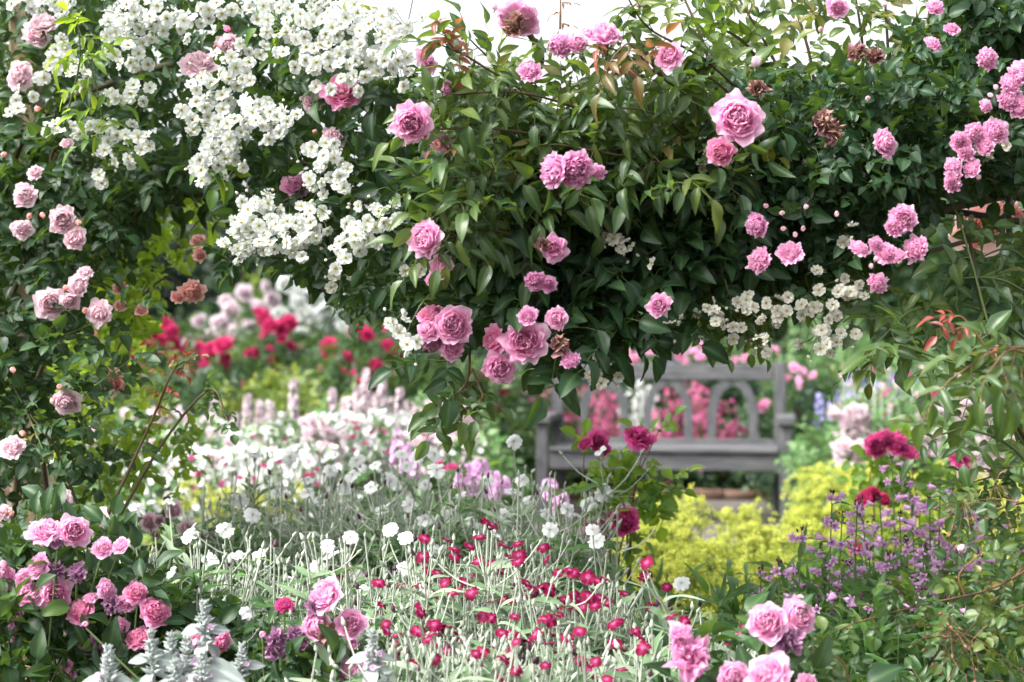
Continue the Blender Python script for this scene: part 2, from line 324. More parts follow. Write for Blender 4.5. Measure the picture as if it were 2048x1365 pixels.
def open_flower(seed, n=5, layers=1, ruf=.12, cup=-.05, notch=0., st=True, wid=.62, flat=0.12):
    r = np.random.default_rng(seed); mb = MB(); ga = 2 * PI / n
    for L in range(layers):
        for k in range(n):
            a = k * ga + L * ga / 2 + r.normal() * .06; sc_ = 1 - .28 * L; nu, nv = 5, 4; V = []; A = []; ph = r.uniform(0, 6)
            ln = sc_ * r.uniform(.92, 1.05); tilt = r.normal() * .14
            for j in range(nv):
                v = (j / (nv - 1)); rr = .06 + (ln - .06) * v; wv = wid * sc_ * [.12, .62, .95, .72][j]
                for i in range(nu):
                    u = -1 + i / 2; q = rr - (notch if (j == nv - 1 and i == 2) else 0) - (.10 * u * u if j == nv - 1 else 0)
                    z = flat * v * v * (1 if cup > -1 else 0) + cup * v + ruf * v * math.sin(3 * u + ph) * .8 + tilt * v + .10 * L + .02 * k * v
                    x, y = q, u * wv; V.append((x * math.cos(a) - y * math.sin(a), x * math.sin(a) + y * math.cos(a), z)); A.append((r.uniform(0, 1), v, v ** .7))
            F = [(j * nu + i, j * nu + i + 1, (j + 1) * nu + i + 1, (j + 1) * nu + i) for j in range(nv - 1) for i in range(nu - 1)]
            mb.add(T(V, F, A), np.eye(3), np.zeros(3))
    if st:
        for k in range(9):
            a = k * 2.4; d = .05 + .14 * (k / 9); mb.tube([(0, 0, 0), (d * math.cos(a), d * math.sin(a), .14 + .1 * L)], [.02, .05], 4, r.uniform(0, 1), 2)
    return mb
def lychnis_tail(mb, m=1):
    mb.tube([(0, 0, .02), (0, 0, -.10), (0, 0, -.35), (0, 0, -.8), (0, 0, -1.0)], [.16, .22, .30, .22, .10], 6, .4, m)
def solid(profile, sides=6, m=0, tint=.5):
    mb = MB(); mb.tube(np.array([(0, 0, z) for r, z in profile]), [r for r, z in profile], sides, tint, m); return mb
def bell(seed):                               # penstemon flower along +Z (mouth at +Z)
    r = np.random.default_rng(seed); mb = MB(); mb.tube([(0, 0, 0), (0, 0, .1), (.02, 0, .35), (.05, 0, .7), (.06, 0, .92)], [.05, .10, .16, .23, .25], 7, r.uniform(0, 1))
    A = mb.A[0]; A[:, 1] = np.repeat([0, .1, .4, .7, .9], 7)
    for k in range(5):
        a = k * 2 * PI / 5; mb.add(leaf(.9, .2, .5, 4, 1), rotm('Z', a) @ rotm('X', .5) * .30, (.06 - .20 * math.sin(a), .20 * math.cos(a), .88), .2)
    return mb
def lib(name, mb, mats): return mb.mesh(name, mats)
ROSE_MB = [rose(1, 0, 1.0, .14), rose(2, 0, 1.06, .18, .26, 7), rose(3, 0, .95, .20, .34, 6, 26, 6), rose(4, 0, 1.02, .16, .36, 7, 24, 5), rose(5, 0, 1.05, .22, .30, 6, 26, 6)]
POM_MB = [rose(11, 0, 1.0, .20, .40, 9, 26, 7), rose(12, 0, .95, .24, .46, 10, 28, 7), rose(13, 0, 1.05, .18, .36, 8, 26, 6)]
LOOSE_MB = [rose(21, 0, 1.25, .26, .12, 5, 8, 3), rose(22, 0, 1.2, .34, .2, 5, 12, 3)]
DEAD_MB = [rose(31, 0, .9, .75, .4, 7, 16, 4), rose(32, 0, 1.0, .85, .3, 6, 18, 4)]
LOWROSE = []
def lowrose(seed):
    r = np.random.default_rng(seed); mb = MB()
    for k in range(16):
        t = (k / 15) ** .8; add_petal(mb, 0, .18 + .8 * t, .4 * (1 - t ** 1.5) - .1 * t, .3 + .5 * t, t, k * 2.4, .2, r.uniform(0, 1), t, r, 4, 4)
    return mb
LOW_MB = [lowrose(1), lowrose(2)]
BUD_MB = [bud(1), bud(2)]
_cache = {}
def roses(kind, pet):
    k = (kind, pet)
    if k not in _cache:
        src = dict(rose=ROSE_MB, pom=POM_MB, loose=LOOSE_MB, dead=DEAD_MB, bud=BUD_MB, low=LOW_MB)[kind]
        _cache[k] = [lib('%s_mesh' % kind, s, [pet, 'stem_green']) for s in src]
    return _cache[k]
WF_MB = [open_flower(s, 5, 1 + s % 2, .22, .05, .06, wid=.52) for s in range(6)]
WF_T = [m.tpl() for m in WF_MB]
LYR_MB = []

for s in range(4):
    q = open_flower(s + 50, 5, 1, .14, -.02, .16, st=False, wid=.54, flat=-.18); lychnis_tail(q); LYR_MB.append(q)
LYB = solid([(.02, 1.15), (.12, 1.0), (.17, .8), (.30, .45), (.24, .1), (.10, 0)], 6, 0, .6)   # lychnis bud/calyx
BELL_MB = [bell(s) for s in range(3)]
FLORET_T = [open_flower(s + 70, 5, 1, .2, .1, st=False, wid=.6).tpl() for s in range(2)]
def puff(seed, n=70):                         # froth of tiny star flowers, radius 1
    r = np.random.default_rng(seed); mb = MB(); d = nrm(r.normal(size=(n, 3))); d[:, 2] = np.abs(d[:, 2]) * 1.1 - .15; p = d * r.uniform(.45, 1, (n, 1))
    l = T([(-.09, 0, 0), (0, -.11, .03), (.1, 0, 0), (0, .10, .03)], [(0, 1, 2, 3)], [(0, .5, .5)] * 4); 
    l2 = T([(-.10, .02, 0), (0, -.10, 0), (.09, 0, .02), (0, .10, .03)], [(0, 1, 2, 3)], [(0, .5, .5)] * 4)
    mb.add(l, zframes(d + r.normal(size=d.shape) * .6, r), p, r.uniform(0, 1, n)); mb.add(l2, zframes(r.normal(size=d.shape), r), p + .05, r.uniform(0, 1, n))
    for k in range(6): mb.tube([(0, 0, -1.2), (0, 0, -.5), tuple(p[k])], .02, 3, .3, 1)
    return mb.tpl()
PUFF = [puff(s) for s in range(4)]

# ------------------------------------------------------------------ setting
def gridplane(name, x0, x1, y0, y1, z, mat, nx=2, ny=2, amp=0.0):
    mb = MB(); X, Y = np.meshgrid(np.linspace(x0, x1, nx), np.linspace(y0, y1, ny)); Z = z + amp * R.normal(size=X.shape)
    V = np.stack([X, Y, Z], -1).reshape(-1, 3); F = [(j * nx + i, j * nx + i + 1, (j + 1) * nx + i + 1, (j + 1) * nx + i) for j in range(ny - 1) for i in range(nx - 1)]
    mb.add(T(V, F, np.full((len(V), 3), .5)), np.eye(3), np.zeros(3)); o = mb.build(name, [mat]); o['kind'] = 'structure'; return o
gridplane('ground', -400, 400, -20, 900, 0, 'soil', 40, 40)
gridplane('path', -12, 12, 7.6, 11.6, .004, 'gravel')
def box(mb, c, s, rot=0, m=0, bev=.004):
    c = np.array(c, float); h = np.array(s, float) / 2; b = min(bev, h.min() * .4)
    # bevelled box by 3 nested rings per axis kept simple: 24 verts chamfer
    V = []; idx = {}
    for a in range(3):
        for sx in (-1, 1):
            for sy in (-1, 1):
                for sz in (-1, 1):
                    g = np.array([sx, sy, sz], float); q = g * h; q -= g * b * (np.arange(3) != a); idx[(a, sx, sy, sz)] = len(V); V.append(q)
    F = []
    for a in range(3):
        o1, o2 = [i for i in range(3) if i != a]
        for s_ in (-1, 1):
            ring = []
            for u, v in ((-1, -1), (1, -1), (1, 1), (-1, 1)):
                g = [0, 0, 0]; g[a] = s_; g[o1] = u; g[o2] = v; ring.append(idx[(a, *g)])
            F.append(ring if s_ > 0 else ring[::-1])
    for a in range(3):                         # edge chamfers, edge runs along axis a between faces of axes o1,o2
        o1, o2 = [i for i in range(3) if i != a]
        for u in (-1, 1):
            for v in (-1, 1):
                g0 = [0, 0, 0]; g1 = [0, 0, 0]; g0[a] = -1; g1[a] = 1; g0[o1] = g1[o1] = u; g0[o2] = g1[o2] = v
                F.append([idx[(o1, *g0)], idx[(o1, *g1)], idx[(o2, *g1)], idx[(o2, *g0)]])
    for sx in (-1, 1):
        for sy in (-1, 1):
            for sz in (-1, 1):
                F.append([idx[(0, sx, sy, sz)], idx[(1, sx, sy, sz)], idx[(2, sx, sy, sz)], idx[(2, sx, sy, sz)]])
    V = np.array(V); Q = []
    for f in F:
        f = list(f)
        if f[2] == f[3]:                       # corner triangle: split edge to keep a quad
            V = np.vstack([V, (V[f[0]] + V[f[2]]) / 2]); f[3] = len(V) - 1
        n = np.cross(V[f[1]] - V[f[0]], V[f[2]] - V[f[0]])
        if n @ V[f].mean(0) < 0: f = f[::-1]
        Q.append(f)
    mb.add(T(V, Q, np.full((len(V), 3), .5)), rotm('Z', rot), c, 0, m)
def flat_shade(o):
    for p in o.data.polygons: p.use_smooth = False

# ---- bench
bx, by = float(P(1335, 0, 10.3)[0]), 10.42
brot = math.radians(-9)
bench = thing('garden_bench', 'weathered grey wooden bench with pointed arches in its back, on the gravel path', 'bench', bx, by)
bench['_o'] = [0, 0, 0]; bench.rotation_euler = (0, 0, brot)
def bpart(name, boxes, mat='grey_wood', parent=None):
    mb = MB()
    for c, s in boxes: box(mb, c, s, bev=.006)
    o = mb.build(name, [mat], parent or bench); flat_shade(o); return o
HW = .725
for s in (-1, 1):
    bpart('leg', [((s * (HW - .035), .22, .485), (.07, .07, .97))], 'grey_wood_v')
    bpart('leg', [((s * (HW - .0), -.24, .305), (.07, .07, .61))], 'grey_wood_v')
    bpart('armrest', [((s * (HW - .0), -.065, .632), (.11, .50, .045))])
    bpart('side_rail', [((s * (HW - .02), -.01, .40), (.04, .385, .09))])
bpart('seat', [((0, -.245 + k * .098, .452), (2 * HW - .085, .088, .024)) for k in range(5)])
bpart('front_rail', [((0, -.245, .385), (2 * HW - .075, .04, .105))])
bpart('top_rail', [((0, .22, .905), (2 * HW - .145, .05, .10))])
bpart('lower_back_rail', [((0, .22, .465), (2 * HW - .145, .045, .05))])
bpart('rear_rail', [((0, .215, .385), (2 * HW - .145, .035, .08))])
for k in range(3):                             # pointed arch boards
    cx = -.40 + k * .40; w2 = .128; z0 = .49; z1 = .853; wd = .055; mb = MB()
    for s in (-1, 1):
        n = 14; pts = []
        for i in range(n):
            t = i / (n - 1); zz = z0 + (z1 - z0) * t
            xx = w2 * math.sqrt(max(0, 1 - max(0, (t - .35) / .65) ** 2.0 * .985)) if t > .35 else w2
            pts.append((xx, zz))
        V = []; 
        for i, (xx, zz) in enumerate(pts):
            j0 = pts[max(0, i - 1)]; j1 = pts[min(n - 1, i + 1)]; dx, dz = j1[0] - j0[0], j1[1] - j0[1]; l = math.hypot(dx, dz); nx_, nz_ = dz / l, -dx / l
            a = (max(0.0005, xx - nx_ * wd / 2), zz - nz_ * wd / 2); b = (xx + nx_ * wd / 2, min(z1 + .003, zz + nz_ * wd / 2))
            for (qx, qz) in (a, b):
                for yy in (-.016, .016): V.append((cx + s * qx, .22 + yy, qz))
        F = []
        for i in range(n - 1):
            o = i * 4; q = o + 4
            F += [(o, o + 2, q + 2, q), (o + 3, o + 1, q + 1, q + 3), (o + 1, o, q, q + 1), (o + 2, o + 3, q + 3, q + 2)]
        mb.add(T(V, F, np.full((len(V), 3), .5)), np.eye(3), np.zeros(3))
    o = mb.build('pointed_arch', ['grey_wood_v'], bench); flat_shade(o)

# ---- brick edging behind the bench
mb = MB()
for k in range(36): box(mb, (-4 + k * .232, 11.72, .03), (.222, .10, .06 + .008 * (k % 3)), bev=.008)
o = mb.build('brick_edging', ['brick_edge']); solo(o, 'low dark brick edging along the far side of the path behind the bench', 'edging')

# ---- arch frame: wooden posts and dark iron rods
arch = thing('rose_arch_frame', 'timber and iron arch frame hidden under the climbing roses', 'garden arch', P(56, 0, 4.45)[0], 4.45)
for (x, y, mt, sz) in ((P(56, 0, 4.45)[0], 4.45, 'post_wood', .075), (P(2120, 0, 3.9)[0], 3.9, 'post_wood', .075)):
    mb = MB(); box(mb, np.array([x, y, 1.25]) - 0, (sz, sz, 2.5)); o = mb.build('post', [mt], arch); flat_shade(o)
def rod(pts, r=.006, name='rod'):
    mb = MB(); mb.tube(spline(pts, 8), r, 7, .5); return mb.build(name, ['iron'], arch)
rod([P(1905, 200, 3.75), P(2015, 470, 3.75)][:1] + [P(2014, 480, 3.75)] if False else [P(2012, 290, 3.75), P(2018, 470, 3.75)], .007)
rod([P(1700, 408, 3.8), P(1860, 418, 3.8), P(2060, 448, 3.8)], .008)
rod([P(1880, 360, 3.82), P(1980, 385, 3.8), P(2070, 402, 3.78)], .009)
rod([P(-60, 350, 4.4), P(500, 330, 4.1), P(1100, 320, 3.8), P(2120, 300, 3.85)], .010, 'cross_bar')

# ------------------------------------------------------------------ climbing roses over the arch
def DA(x): return 3.45 + np.clip((850 - np.asarray(x, float)) / 850, 0, 1.1) * .85
def mass(mb, poly, n, tpls, size, dfun=DA, thick=.55, front=-.12, tint=(.15, .25), down=.25, cam_b=.8, rng=R, spr=.7, zup=.75):
    x, y = sample_poly(poly, n, rng); u = rng.uniform(0, 1, n); D = dfun(x) + front + thick * u
    pos = PA(x, y, D)
    yd = rng.normal(size=(n, 3)) * spr + np.array([0, -cam_b * .45, -down]); nn = np.array([0, -.75, zup]) + rng.normal(size=(n, 3)) * .65
    add_leaves(mb, tpls, pos, yd, nn, size * rng.uniform(.75, 1.2, n), np.clip(rng.normal(tint[0], tint[1], n), 0, 1))
def bloomset(root, items, kind, pet, D, jit=.6, name='bloom', bias=(0, -1, .25), label=None):
    """items: (x, y, r[, D, facing])"""
    for it in items:
        x, y, r = it[:3]; d = it[3] if len(it) > 3 and it[3] else (D(x) if callable(D) else D)
        f = np.array(it[4]) if len(it) > 4 else np.array(bias) + R.normal(size=3) * jit * np.array([1, .5, .8])
        ms = roses(kind, pet); place(ms[R.integers(len(ms))], name, root, P(x, y, d), f, px(r, d), label)
BLF = lambda x: DA(x) - .28
# canes helper
def canes(root, paths, r=.006, mat='stem_brown', name='canes'):
    mb = MB()
    for p in paths:
        q = spline(p, 8); q = q + np.cumsum(R.normal(size=q.shape) * .003, 0); mb.tube(q, np.linspace(r, r * .5, len(q)), 5, R.uniform(0, 1))
    return mb.build(name, [mat], root)

def truss_plant(root, clusters, pet, D, rfl=14.5, cap=100, mname='flower_truss', dens=1.0):
    ms = [lib('rambler_flower_mesh', m, [pet, 'stem_green', 'stamen']) for m in WF_MB]
    clusters = [(*c[:4], max(1, int(round(c[4] * dens)))) for c in clusters]; tot = sum(c[4] for c in clusters); done = 0
    for c in clusters:
        x, y, rx, ry, n = c[:5]; d = c[5] if len(c) > 5 else float(D(x)); r3 = px(max(rx, ry), d); mb = MB()
        ctr = P(x, y, d) + np.array([0, .05, 0]); k = np.arange(n) + .5; rad = np.sqrt(k / n); th = k * 2.4 + R.uniform(0, 6)
        dx = rad * np.cos(th) * px(rx, d) + R.normal(size=n) * .008; dz = rad * np.sin(th) * px(ry, d) + R.normal(size=n) * .008
        dy = -.06 * np.sqrt(np.clip(1.05 - rad ** 2, 0, 1)) + R.normal(size=n) * .016
        pos = P(x, y, d) + np.stack([dx, dy + .02, dz], -1)
        fac = nrm(np.stack([dx / .06 * .5, -np.ones(n), dz / .06 * .5 + .15], -1) + R.normal(size=(n, 3)) * .55)
        hub = ctr + np.array([0, .07, .02])
        for i in range(n):
            mb.tube(spline([hub, (hub + pos[i]) / 2 + R.normal(size=3) * .006, pos[i] - fac[i] * .003], 4), .0011, 3, .5, 1)
        nb = max(2, n // 3)                    # buds
        bp = P(x, y, d) + np.stack([R.normal(size=nb) * px(rx, d) * .8, R.normal(size=nb) * .012 - .02, R.normal(size=nb) * px(ry, d) * .8], -1)
        mb.add(solid([(.001, -1), (.6, -.5), (.8, 0), (.5, .7), (.05, 1)], 5, 3, .4).tpl(), zframes(R.normal(size=(nb, 3))) * .0042, bp)
        for q in bp: mb.tube([hub, q], .0008, 3, .5, 1)
        own = int(round((done + n) * cap / max(tot, cap))) - int(round(done * cap / max(tot, cap))); done += n
        order = np.argsort(pos[:, 1]); sub = order[:own]; rest = order[own:]
        S = px(rfl, d)
        for i in rest:
            mb.add(WF_T[R.integers(6)], zframes(fac[i:i + 1])[0] * S * R.uniform(.85, 1.1), pos[i])
        t = mb.build(mname, [pet, 'stem_green', 'stamen', 'petal_cream'], root); t['_o'] = root['_o']
        for i in sub: place(ms[R.integers(6)], 'flower', t, pos[i], fac[i], S * R.uniform(.9, 1.12))
        del t['_o']

# 1 white rambler, upper left
wr = thing('white_rambler_rose', 'white rambler rose with masses of small open flowers over the arch top', 'climbing rose', P(-40, 0, 4.35)[0], 4.35)
mb = MB()
TOPW = [(-80, -120), (620, -120), (640, 40), (700, 90), (800, 110), (870, 200), (860, 400), (800, 560), (740, 600), (620, 560), (440, 520), (500, 400), (420, 375), (260, 400), (-80, 430)]
mass(mb, TOPW, 1150, CL_BIG, .050, thick=.6, tint=(.28, .2))
mass(mb, [(0, 340), (420, 320), (560, 380), (640, 560), (560, 520), (440, 420), (330, 400), (0, 440)], 120, CL_BIG, .050, thick=.4, front=.2, tint=(.35, .2))
mass(mb, [(640, 540), (860, 560), (800, 640), (700, 640), (640, 600)], 60, CL_ROUND, .024, thick=.3, front=0, tint=(.75, .2))
mb.build('foliage', ['leaf_dark', 'stem_green'], wr)
mb = MBS(wr, 'fresh_shoot', ['leaf_fresh', 'stem_green'])
def shoot(mb, pts, n, tpls, size, tint=.5, tj=.15, r=.0028, updown=.2, m_st=1, start=.15, alt=1.0, nrmv=(0, -.5, .85), stem=True):
    q = spline(pts, 10); 
    if stem: mb.tube(q, np.linspace(r, r * .45, len(q)), 5, .5, m_st)
    idx = np.linspace(start * (len(q) - 1), len(q) - 1, n); pos = np.stack([np.interp(idx, range(len(q)), q[:, c]) for c in range(3)], -1)
    tg = nrm(np.gradient(q, axis=0)); tgi = np.stack([np.interp(idx, range(len(q)), tg[:, c]) for c in range(3)], -1)
    side = nrm(np.cross(tgi, np.array([0, -1, .2]))); sg = np.where(np.arange(n) % 2 == 0, 1, -1)[:, None]
    yd = tgi * .55 + side * sg * alt + R.normal(size=(n, 3)) * .25 + np.array([0, -.25, -updown]); yd[-1] = tgi[-1] + np.array([0, -.2, -updown])
    add_leaves(mb, tpls, pos, yd, np.array(nrmv) + R.normal(size=(n, 3)) * .3, size * R.uniform(.8, 1.15, n), np.clip(tint + R.normal(size=n) * tj, 0, 1))
    if hasattr(mb, 'sp'):
        root, nm, mats = mb.sp; mb.build(nm, mats, root); mb.__init__(root, nm, mats)
shoot(mb, [P(215, 330, 3.85), P(200, 200, 3.75), P(160, 60, 3.7)], 9, CL_LONG, .056, .45, updown=.6)
shoot(mb, [P(130, 250, 3.85), P(160, 130, 3.7), P(158, 52, 3.65)], 8, CL_LONG, .042, .75, updown=.6)
shoot(mb, [P(590, 160, 3.8), P(580, 60, 3.7), P(560, 0, 3.65)], 7, CL_LONG, .054, .4, updown=.7)
shoot(mb, [P(700, -20, 3.7), P(715, 20, 3.65), P(740, 30, 3.6)], 4, CL_BIG, .036, .8)
shoot(mb, [P(540, 350, 3.9), P(460, 300, 3.75), P(440, 330, 3.7)], 4, CL_BIG, .050, .2, updown=.6)
W = [(60,12,35,16,10),(130,18,40,20,12),(300,45,75,45,42),(235,60,36,28,12),(385,45,30,30,10),(430,22,30,24,12),(270,110,42,32,16),(120,110,24,28,9),(90,150,18,16,5),(48,205,24,18,5),(30,236,10,8,2),(168,145,18,28,7),(100,264,24,14,5),(150,266,22,14,5),(200,258,28,18,7),(250,272,20,18,5),(300,290,26,24,6),(255,332,22,20,4),(215,302,24,24,8),(215,350,18,12,3),(240,200,28,22,7),(278,188,28,24,7),
 (470,125,38,34,18),(430,190,48,42,27),(400,240,32,36,16),(460,262,44,38,24),(520,228,44,38,22),(560,248,34,32,15),(430,312,38,34,18),(418,352,22,20,8),(486,330,10,8,2),(500,170,18,18,5),
 (560,55,44,46,22),(515,15,38,24,14),(620,55,28,38,12),(640,130,32,36,14),(695,55,56,48,32),(760,85,54,50,32),(805,55,34,34,14),(720,130,46,36,20),(790,132,38,36,16),(600,110,28,28,10),(250,-10,60,20,16),(640,5,40,20,12),(700,185,30,20,6),
 (655,328,32,36,16),(684,352,22,18,5),(632,372,18,18,4),(702,390,11,10,1),(640,300,22,16,5),
 (520,428,48,38,32),(565,470,66,34,38),(490,482,38,34,22),(622,440,34,38,18),(600,492,38,28,14),(702,482,38,42,24),(742,452,38,36,20),(790,440,32,22,9),(690,520,28,16,6),
 (800,652,20,24,8),(820,690,14,18,5)]
truss_plant(wr, W, 'petal_white', BLF, dens=.74)
bloomset(wr, [(456,60,11),(606,76,10)], 'bud', 'petal_deep', BLF, name='bud')
canes(wr, [[(P(-40,0,4.35)[0],4.35,0), P(-30, 900, 4.4), P(-20, 500, 4.4), P(120, 330, 4.3), P(500, 350, 4.1), P(850, 420, 3.8)], [P(-30, 600, 4.4), P(60, 250, 4.3), P(400, 100, 4.0), P(700, 60, 3.8)], [P(250, 400, 4.3), P(420, 395, 4.1), P(640, 420, 3.9)]], .012)

# 2 large pink climber in the centre
pr = thing('pink_climbing_rose', 'climbing rose with big full pink blooms hanging at the centre of the arch', 'climbing rose', P(2100, 0, 4.0)[0], 4.05)
mb = MB()
CEN = [(840, 260), (880, 170), (1000, 180), (1200, 200), (1400, 190), (1480, 150), (1560, 160), (1560, 500), (1440, 560), (1290, 560), (1220, 610), (1230, 655), (1130, 690), (1060, 670), (960, 650), (860, 650), (830, 580), (780, 530), (820, 420)]
mass(mb, CEN, 850, CL_BIG, .058, thick=.6, tint=(.22, .18))
mass(mb, [(1020, 330), (1500, 330), (1480, 560), (1300, 600), (1250, 680), (1130, 700), (1000, 560)], 210, CL_BIG, .060, thick=.15, front=-.15, tint=(.18, .12))
for pts, n in (([P(1180, 640, 3.45), P(1235, 655, 3.3), P(1200, 690, 3.25)], 4), ([P(1120, 680, 3.4), P(1115, 705, 3.3), P(1110, 725, 3.28)], 2), ([P(1230, 600, 3.4), P(1280, 640, 3.3), P(1320, 650, 3.3)], 4), ([P(900, 560, 3.4), P(850, 600, 3.3), P(820, 650, 3.3)], 3), ([P(960, 690, 3.4), P(900, 720, 3.28), P(850, 720, 3.25)], 3)):
    shoot(mb, pts, n, CL_BIG, .062, .15)
mb.build('foliage', ['leaf_dark', 'stem_green'], pr)
mb = MBS(pr, 'arching_shoot', ['leaf_shoot', 'stem_brown'])
SH = [([P(1250, 480, 3.5), P(1120, 250, 3.3), P(960, 130, 3.2), P(880, 90, 3.15)], 10), ([P(1400, 420, 3.5), P(1230, 260, 3.3), P(1060, 190, 3.2), P(900, 190, 3.15)], 11),
      ([P(1300, 400, 3.5), P(1180, 300, 3.3), P(1000, 260, 3.2), P(850, 260, 3.15)], 10), ([P(1300, 460, 3.5), P(1100, 370, 3.3), P(950, 350, 3.2), P(830, 380, 3.2)], 10),
      ([P(1200, 520, 3.5), P(1050, 410, 3.3), P(930, 400, 3.2), P(850, 450, 3.2)], 9), ([P(1150, 560, 3.45), P(1020, 470, 3.25), P(920, 470, 3.2), P(860, 500, 3.2)], 8),
      ([P(1560, 420, 3.55), P(1400, 220, 3.35), P(1250, 110, 3.2), P(1150, 90, 3.2)], 11), ([P(1600, 380, 3.55), P(1460, 190, 3.35), P(1330, 120, 3.25), P(1230, 150, 3.2)], 10),
      ([P(1500, 420, 3.5), P(1380, 280, 3.3), P(1280, 220, 3.2), P(1150, 230, 3.2)], 9), ([P(1600, 300, 3.5), P(1420, 130, 3.3), P(1300, 60, 3.25), P(1250, -10, 3.2)], 9),
      ([P(1400, 350, 3.5), P(1330, 330, 3.3), P(1230, 310, 3.2), P(1120, 290, 3.2)], 8), ([P(1050, 300, 3.4), P(1010, 160, 3.3), P(940, 80, 3.25)], 7)]
for pts, n in SH: shoot(mb, pts, n + 2, CL_LONG, .056, .42, .2, .0035, updown=.2)
mb = MB(); mass(mb, [(860, 200), (960, 130), (1200, 150), (1420, 170), (1500, 260), (1500, 400), (1200, 400), (950, 480), (840, 470), (900, 330)], 220, CL_LONG, .056, thick=.22, front=-.28, tint=(.3, .2))
mb.build('long_foliage', ['leaf_shoot', 'stem_brown'], pr)
mb = MBS(pr, 'bronze_tip', ['leaf_bronze', 'stem_red'])
shoot(mb, [P(960, 130, 3.18), P(900, 90, 3.14), P(885, 45, 3.12)], 6, CL_LONG, .034, .7, .2, updown=.9)
shoot(mb, [P(905, 310, 3.15), P(880, 280, 3.1), P(865, 265, 3.1)], 3, CL_LONG, .026, .7, .2, updown=.8)
shoot(mb, [P(1210, 130, 3.2), P(1215, 90, 3.15), P(1200, 80, 3.12)], 3, CL_LONG, .030, .85, .1, updown=.9)
shoot(mb, [P(1120, 60, 3.3), P(1121, 20, 3.3), P(1120, -10, 3.3)], 4, CL_LONG, .020, .5, .1, updown=.6)
shoot(mb, [P(1300, 140, 3.15), P(1260, 90, 3.1), P(1230, 110, 3.1)], 3, CL_LONG, .052, .1, .1, updown=.6)
mb = MBS(pr, 'hanging_spray', ['leaf_shoot', 'stem_red'])
shoot(mb, [P(940, 690, 3.42), P(935, 760, 3.32), P(905, 800, 3.28), P(880, 830, 3.26)], 9, CL_BIG, .046, .3, .15, .003, updown=.75, start=.3)
shoot(mb, [P(945, 740, 3.35), P(965, 790, 3.28), P(960, 800, 3.26)], 4, CL_BIG, .046, .3, updown=.7)
bloomset(pr, [(905,650,38,3.24,(-.15,-1,.1)),(1048,682,41,3.22,(-.1,-1,.15))], 'rose', 'petal_pink', BLF)
bloomset(pr, [(985,682,27,3.26,(-.8,-1,.1)),(859,624,25,3.28,(-.3,-.6,.9)),(1439,305,27,3.1,(-.5,-1,-.2))], 'rose', 'petal_deep', BLF)
bloomset(pr, [(1000,736,30,3.25),(902,698,23,3.26),(857,660,22,3.25),(1110,638,21),(1317,610,22),(823,248,36,3.08),(825,222,26,3.12),(883,279,20),(1205,65,37,3.12,(.1,-.6,.8)),(1336,110,26,3.12),(847,478,34,3.15),(880,530,25,3.18),(1036,35,42,3.3,(.1,.5,.6)),(900,180,18),(1155,86,20)], 'rose', 'petal_pink', BLF, .35)
bloomset(pr, [(1475,234,46,3.06,(-.1,-1,.2))], 'rose', 'petal_pink', BLF)
bloomset(pr, [(859,681,26,3.28,(-.2,-1,-.5)),(1055,631,18),(1072,564,20),(864,560,12),(1103,341,32,3.1,(-.9,-.7,0)),(1152,341,34,3.1,(.1,-1,-.4)),(1197,344,15,3.12),(1098,570,15),(1121,90,24),(1059,141,22),(1141,720,18),(592,368,27,3.7)], 'pom', 'petal_mauve', BLF, .35)
bloomset(pr, [(1108,498,22),(860,120,20)], 'loose', 'petal_mauve', BLF)
bloomset(pr, [(1121,688,16),(1085,488,12),(1513,175,14),(1645,245,20),(1668,264,17),(1030,52,22,3.2)], 'dead', 'petal_dry', BLF, .5, 'spent_bloom', label='withered brown bloom')
bloomset(pr, [(1511,126,17,3.3,(0,-.2,1)),(1279,8,17,3.3,(0,-.2,1)),(740,239,14,3.5,(0,-.2,1)),(990,15,12,3.3,(0,-.2,1)),(1026,0,14,3.3,(0,-.2,1))], 'bud', 'petal_blush', BLF, name='bud')
bloomset(pr, [(685,180,36,3.4,(.1,-.8,.6))], 'rose', 'petal_deep', BLF)
canes(pr, [[(P(2100,0,4.0)[0],4.05,0), P(2100, 700, 4.0), P(2050, 350, 3.95), P(1800, 260, 3.8), P(1500, 330, 3.7), P(1200, 420, 3.6), P(900, 450, 3.6)], [P(1700, 360, 3.75), P(1400, 200, 3.5), P(1300, 60, 3.4)], [P(1500, 380, 3.6), P(1250, 500, 3.5), P(1100, 640, 3.4)], [P(1080, 140, 3.42), P(1060, 90, 3.36), P(1036, 40, 3.33)]] , .010)

# 3 small pompon rose, right
sr = thing('pompon_climbing_rose', 'climbing rose with small leaves and clusters of little pink pompon blooms on the right', 'climbing rose', P(2160, 0, 3.95)[0], 3.95)
mb = MB()
RT = [(1460, 170), (1600, 150), (1780, 120), (1880, 20), (2130, -60), (2130, 330), (1900, 390), (1860, 400), (1840, 480), (1700, 540), (1560, 580), (1450, 560), (1400, 520), (1480, 350)]
mass(mb, RT, 1250, CL_ROUND, .030, thick=.55, tint=(.25, .2))
mass(mb, RT, 420, CL_BIG, .048, thick=.5, tint=(.25, .2))
mass(mb, [(1640, 150), (1900, 150), (2040, 250), (1950, 330), (1750, 400), (1600, 420)], 200, CL_ROUND, .032, thick=.1, front=-.2, tint=(.3, .15))
mass(mb, [(1880, -80), (2130, -80), (2130, 60), (1900, 80)], 150, CL_ROUND, .036, thick=.5, tint=(.25, .2))
mb.build('foliage', ['leaf_small', 'stem_green'], sr)
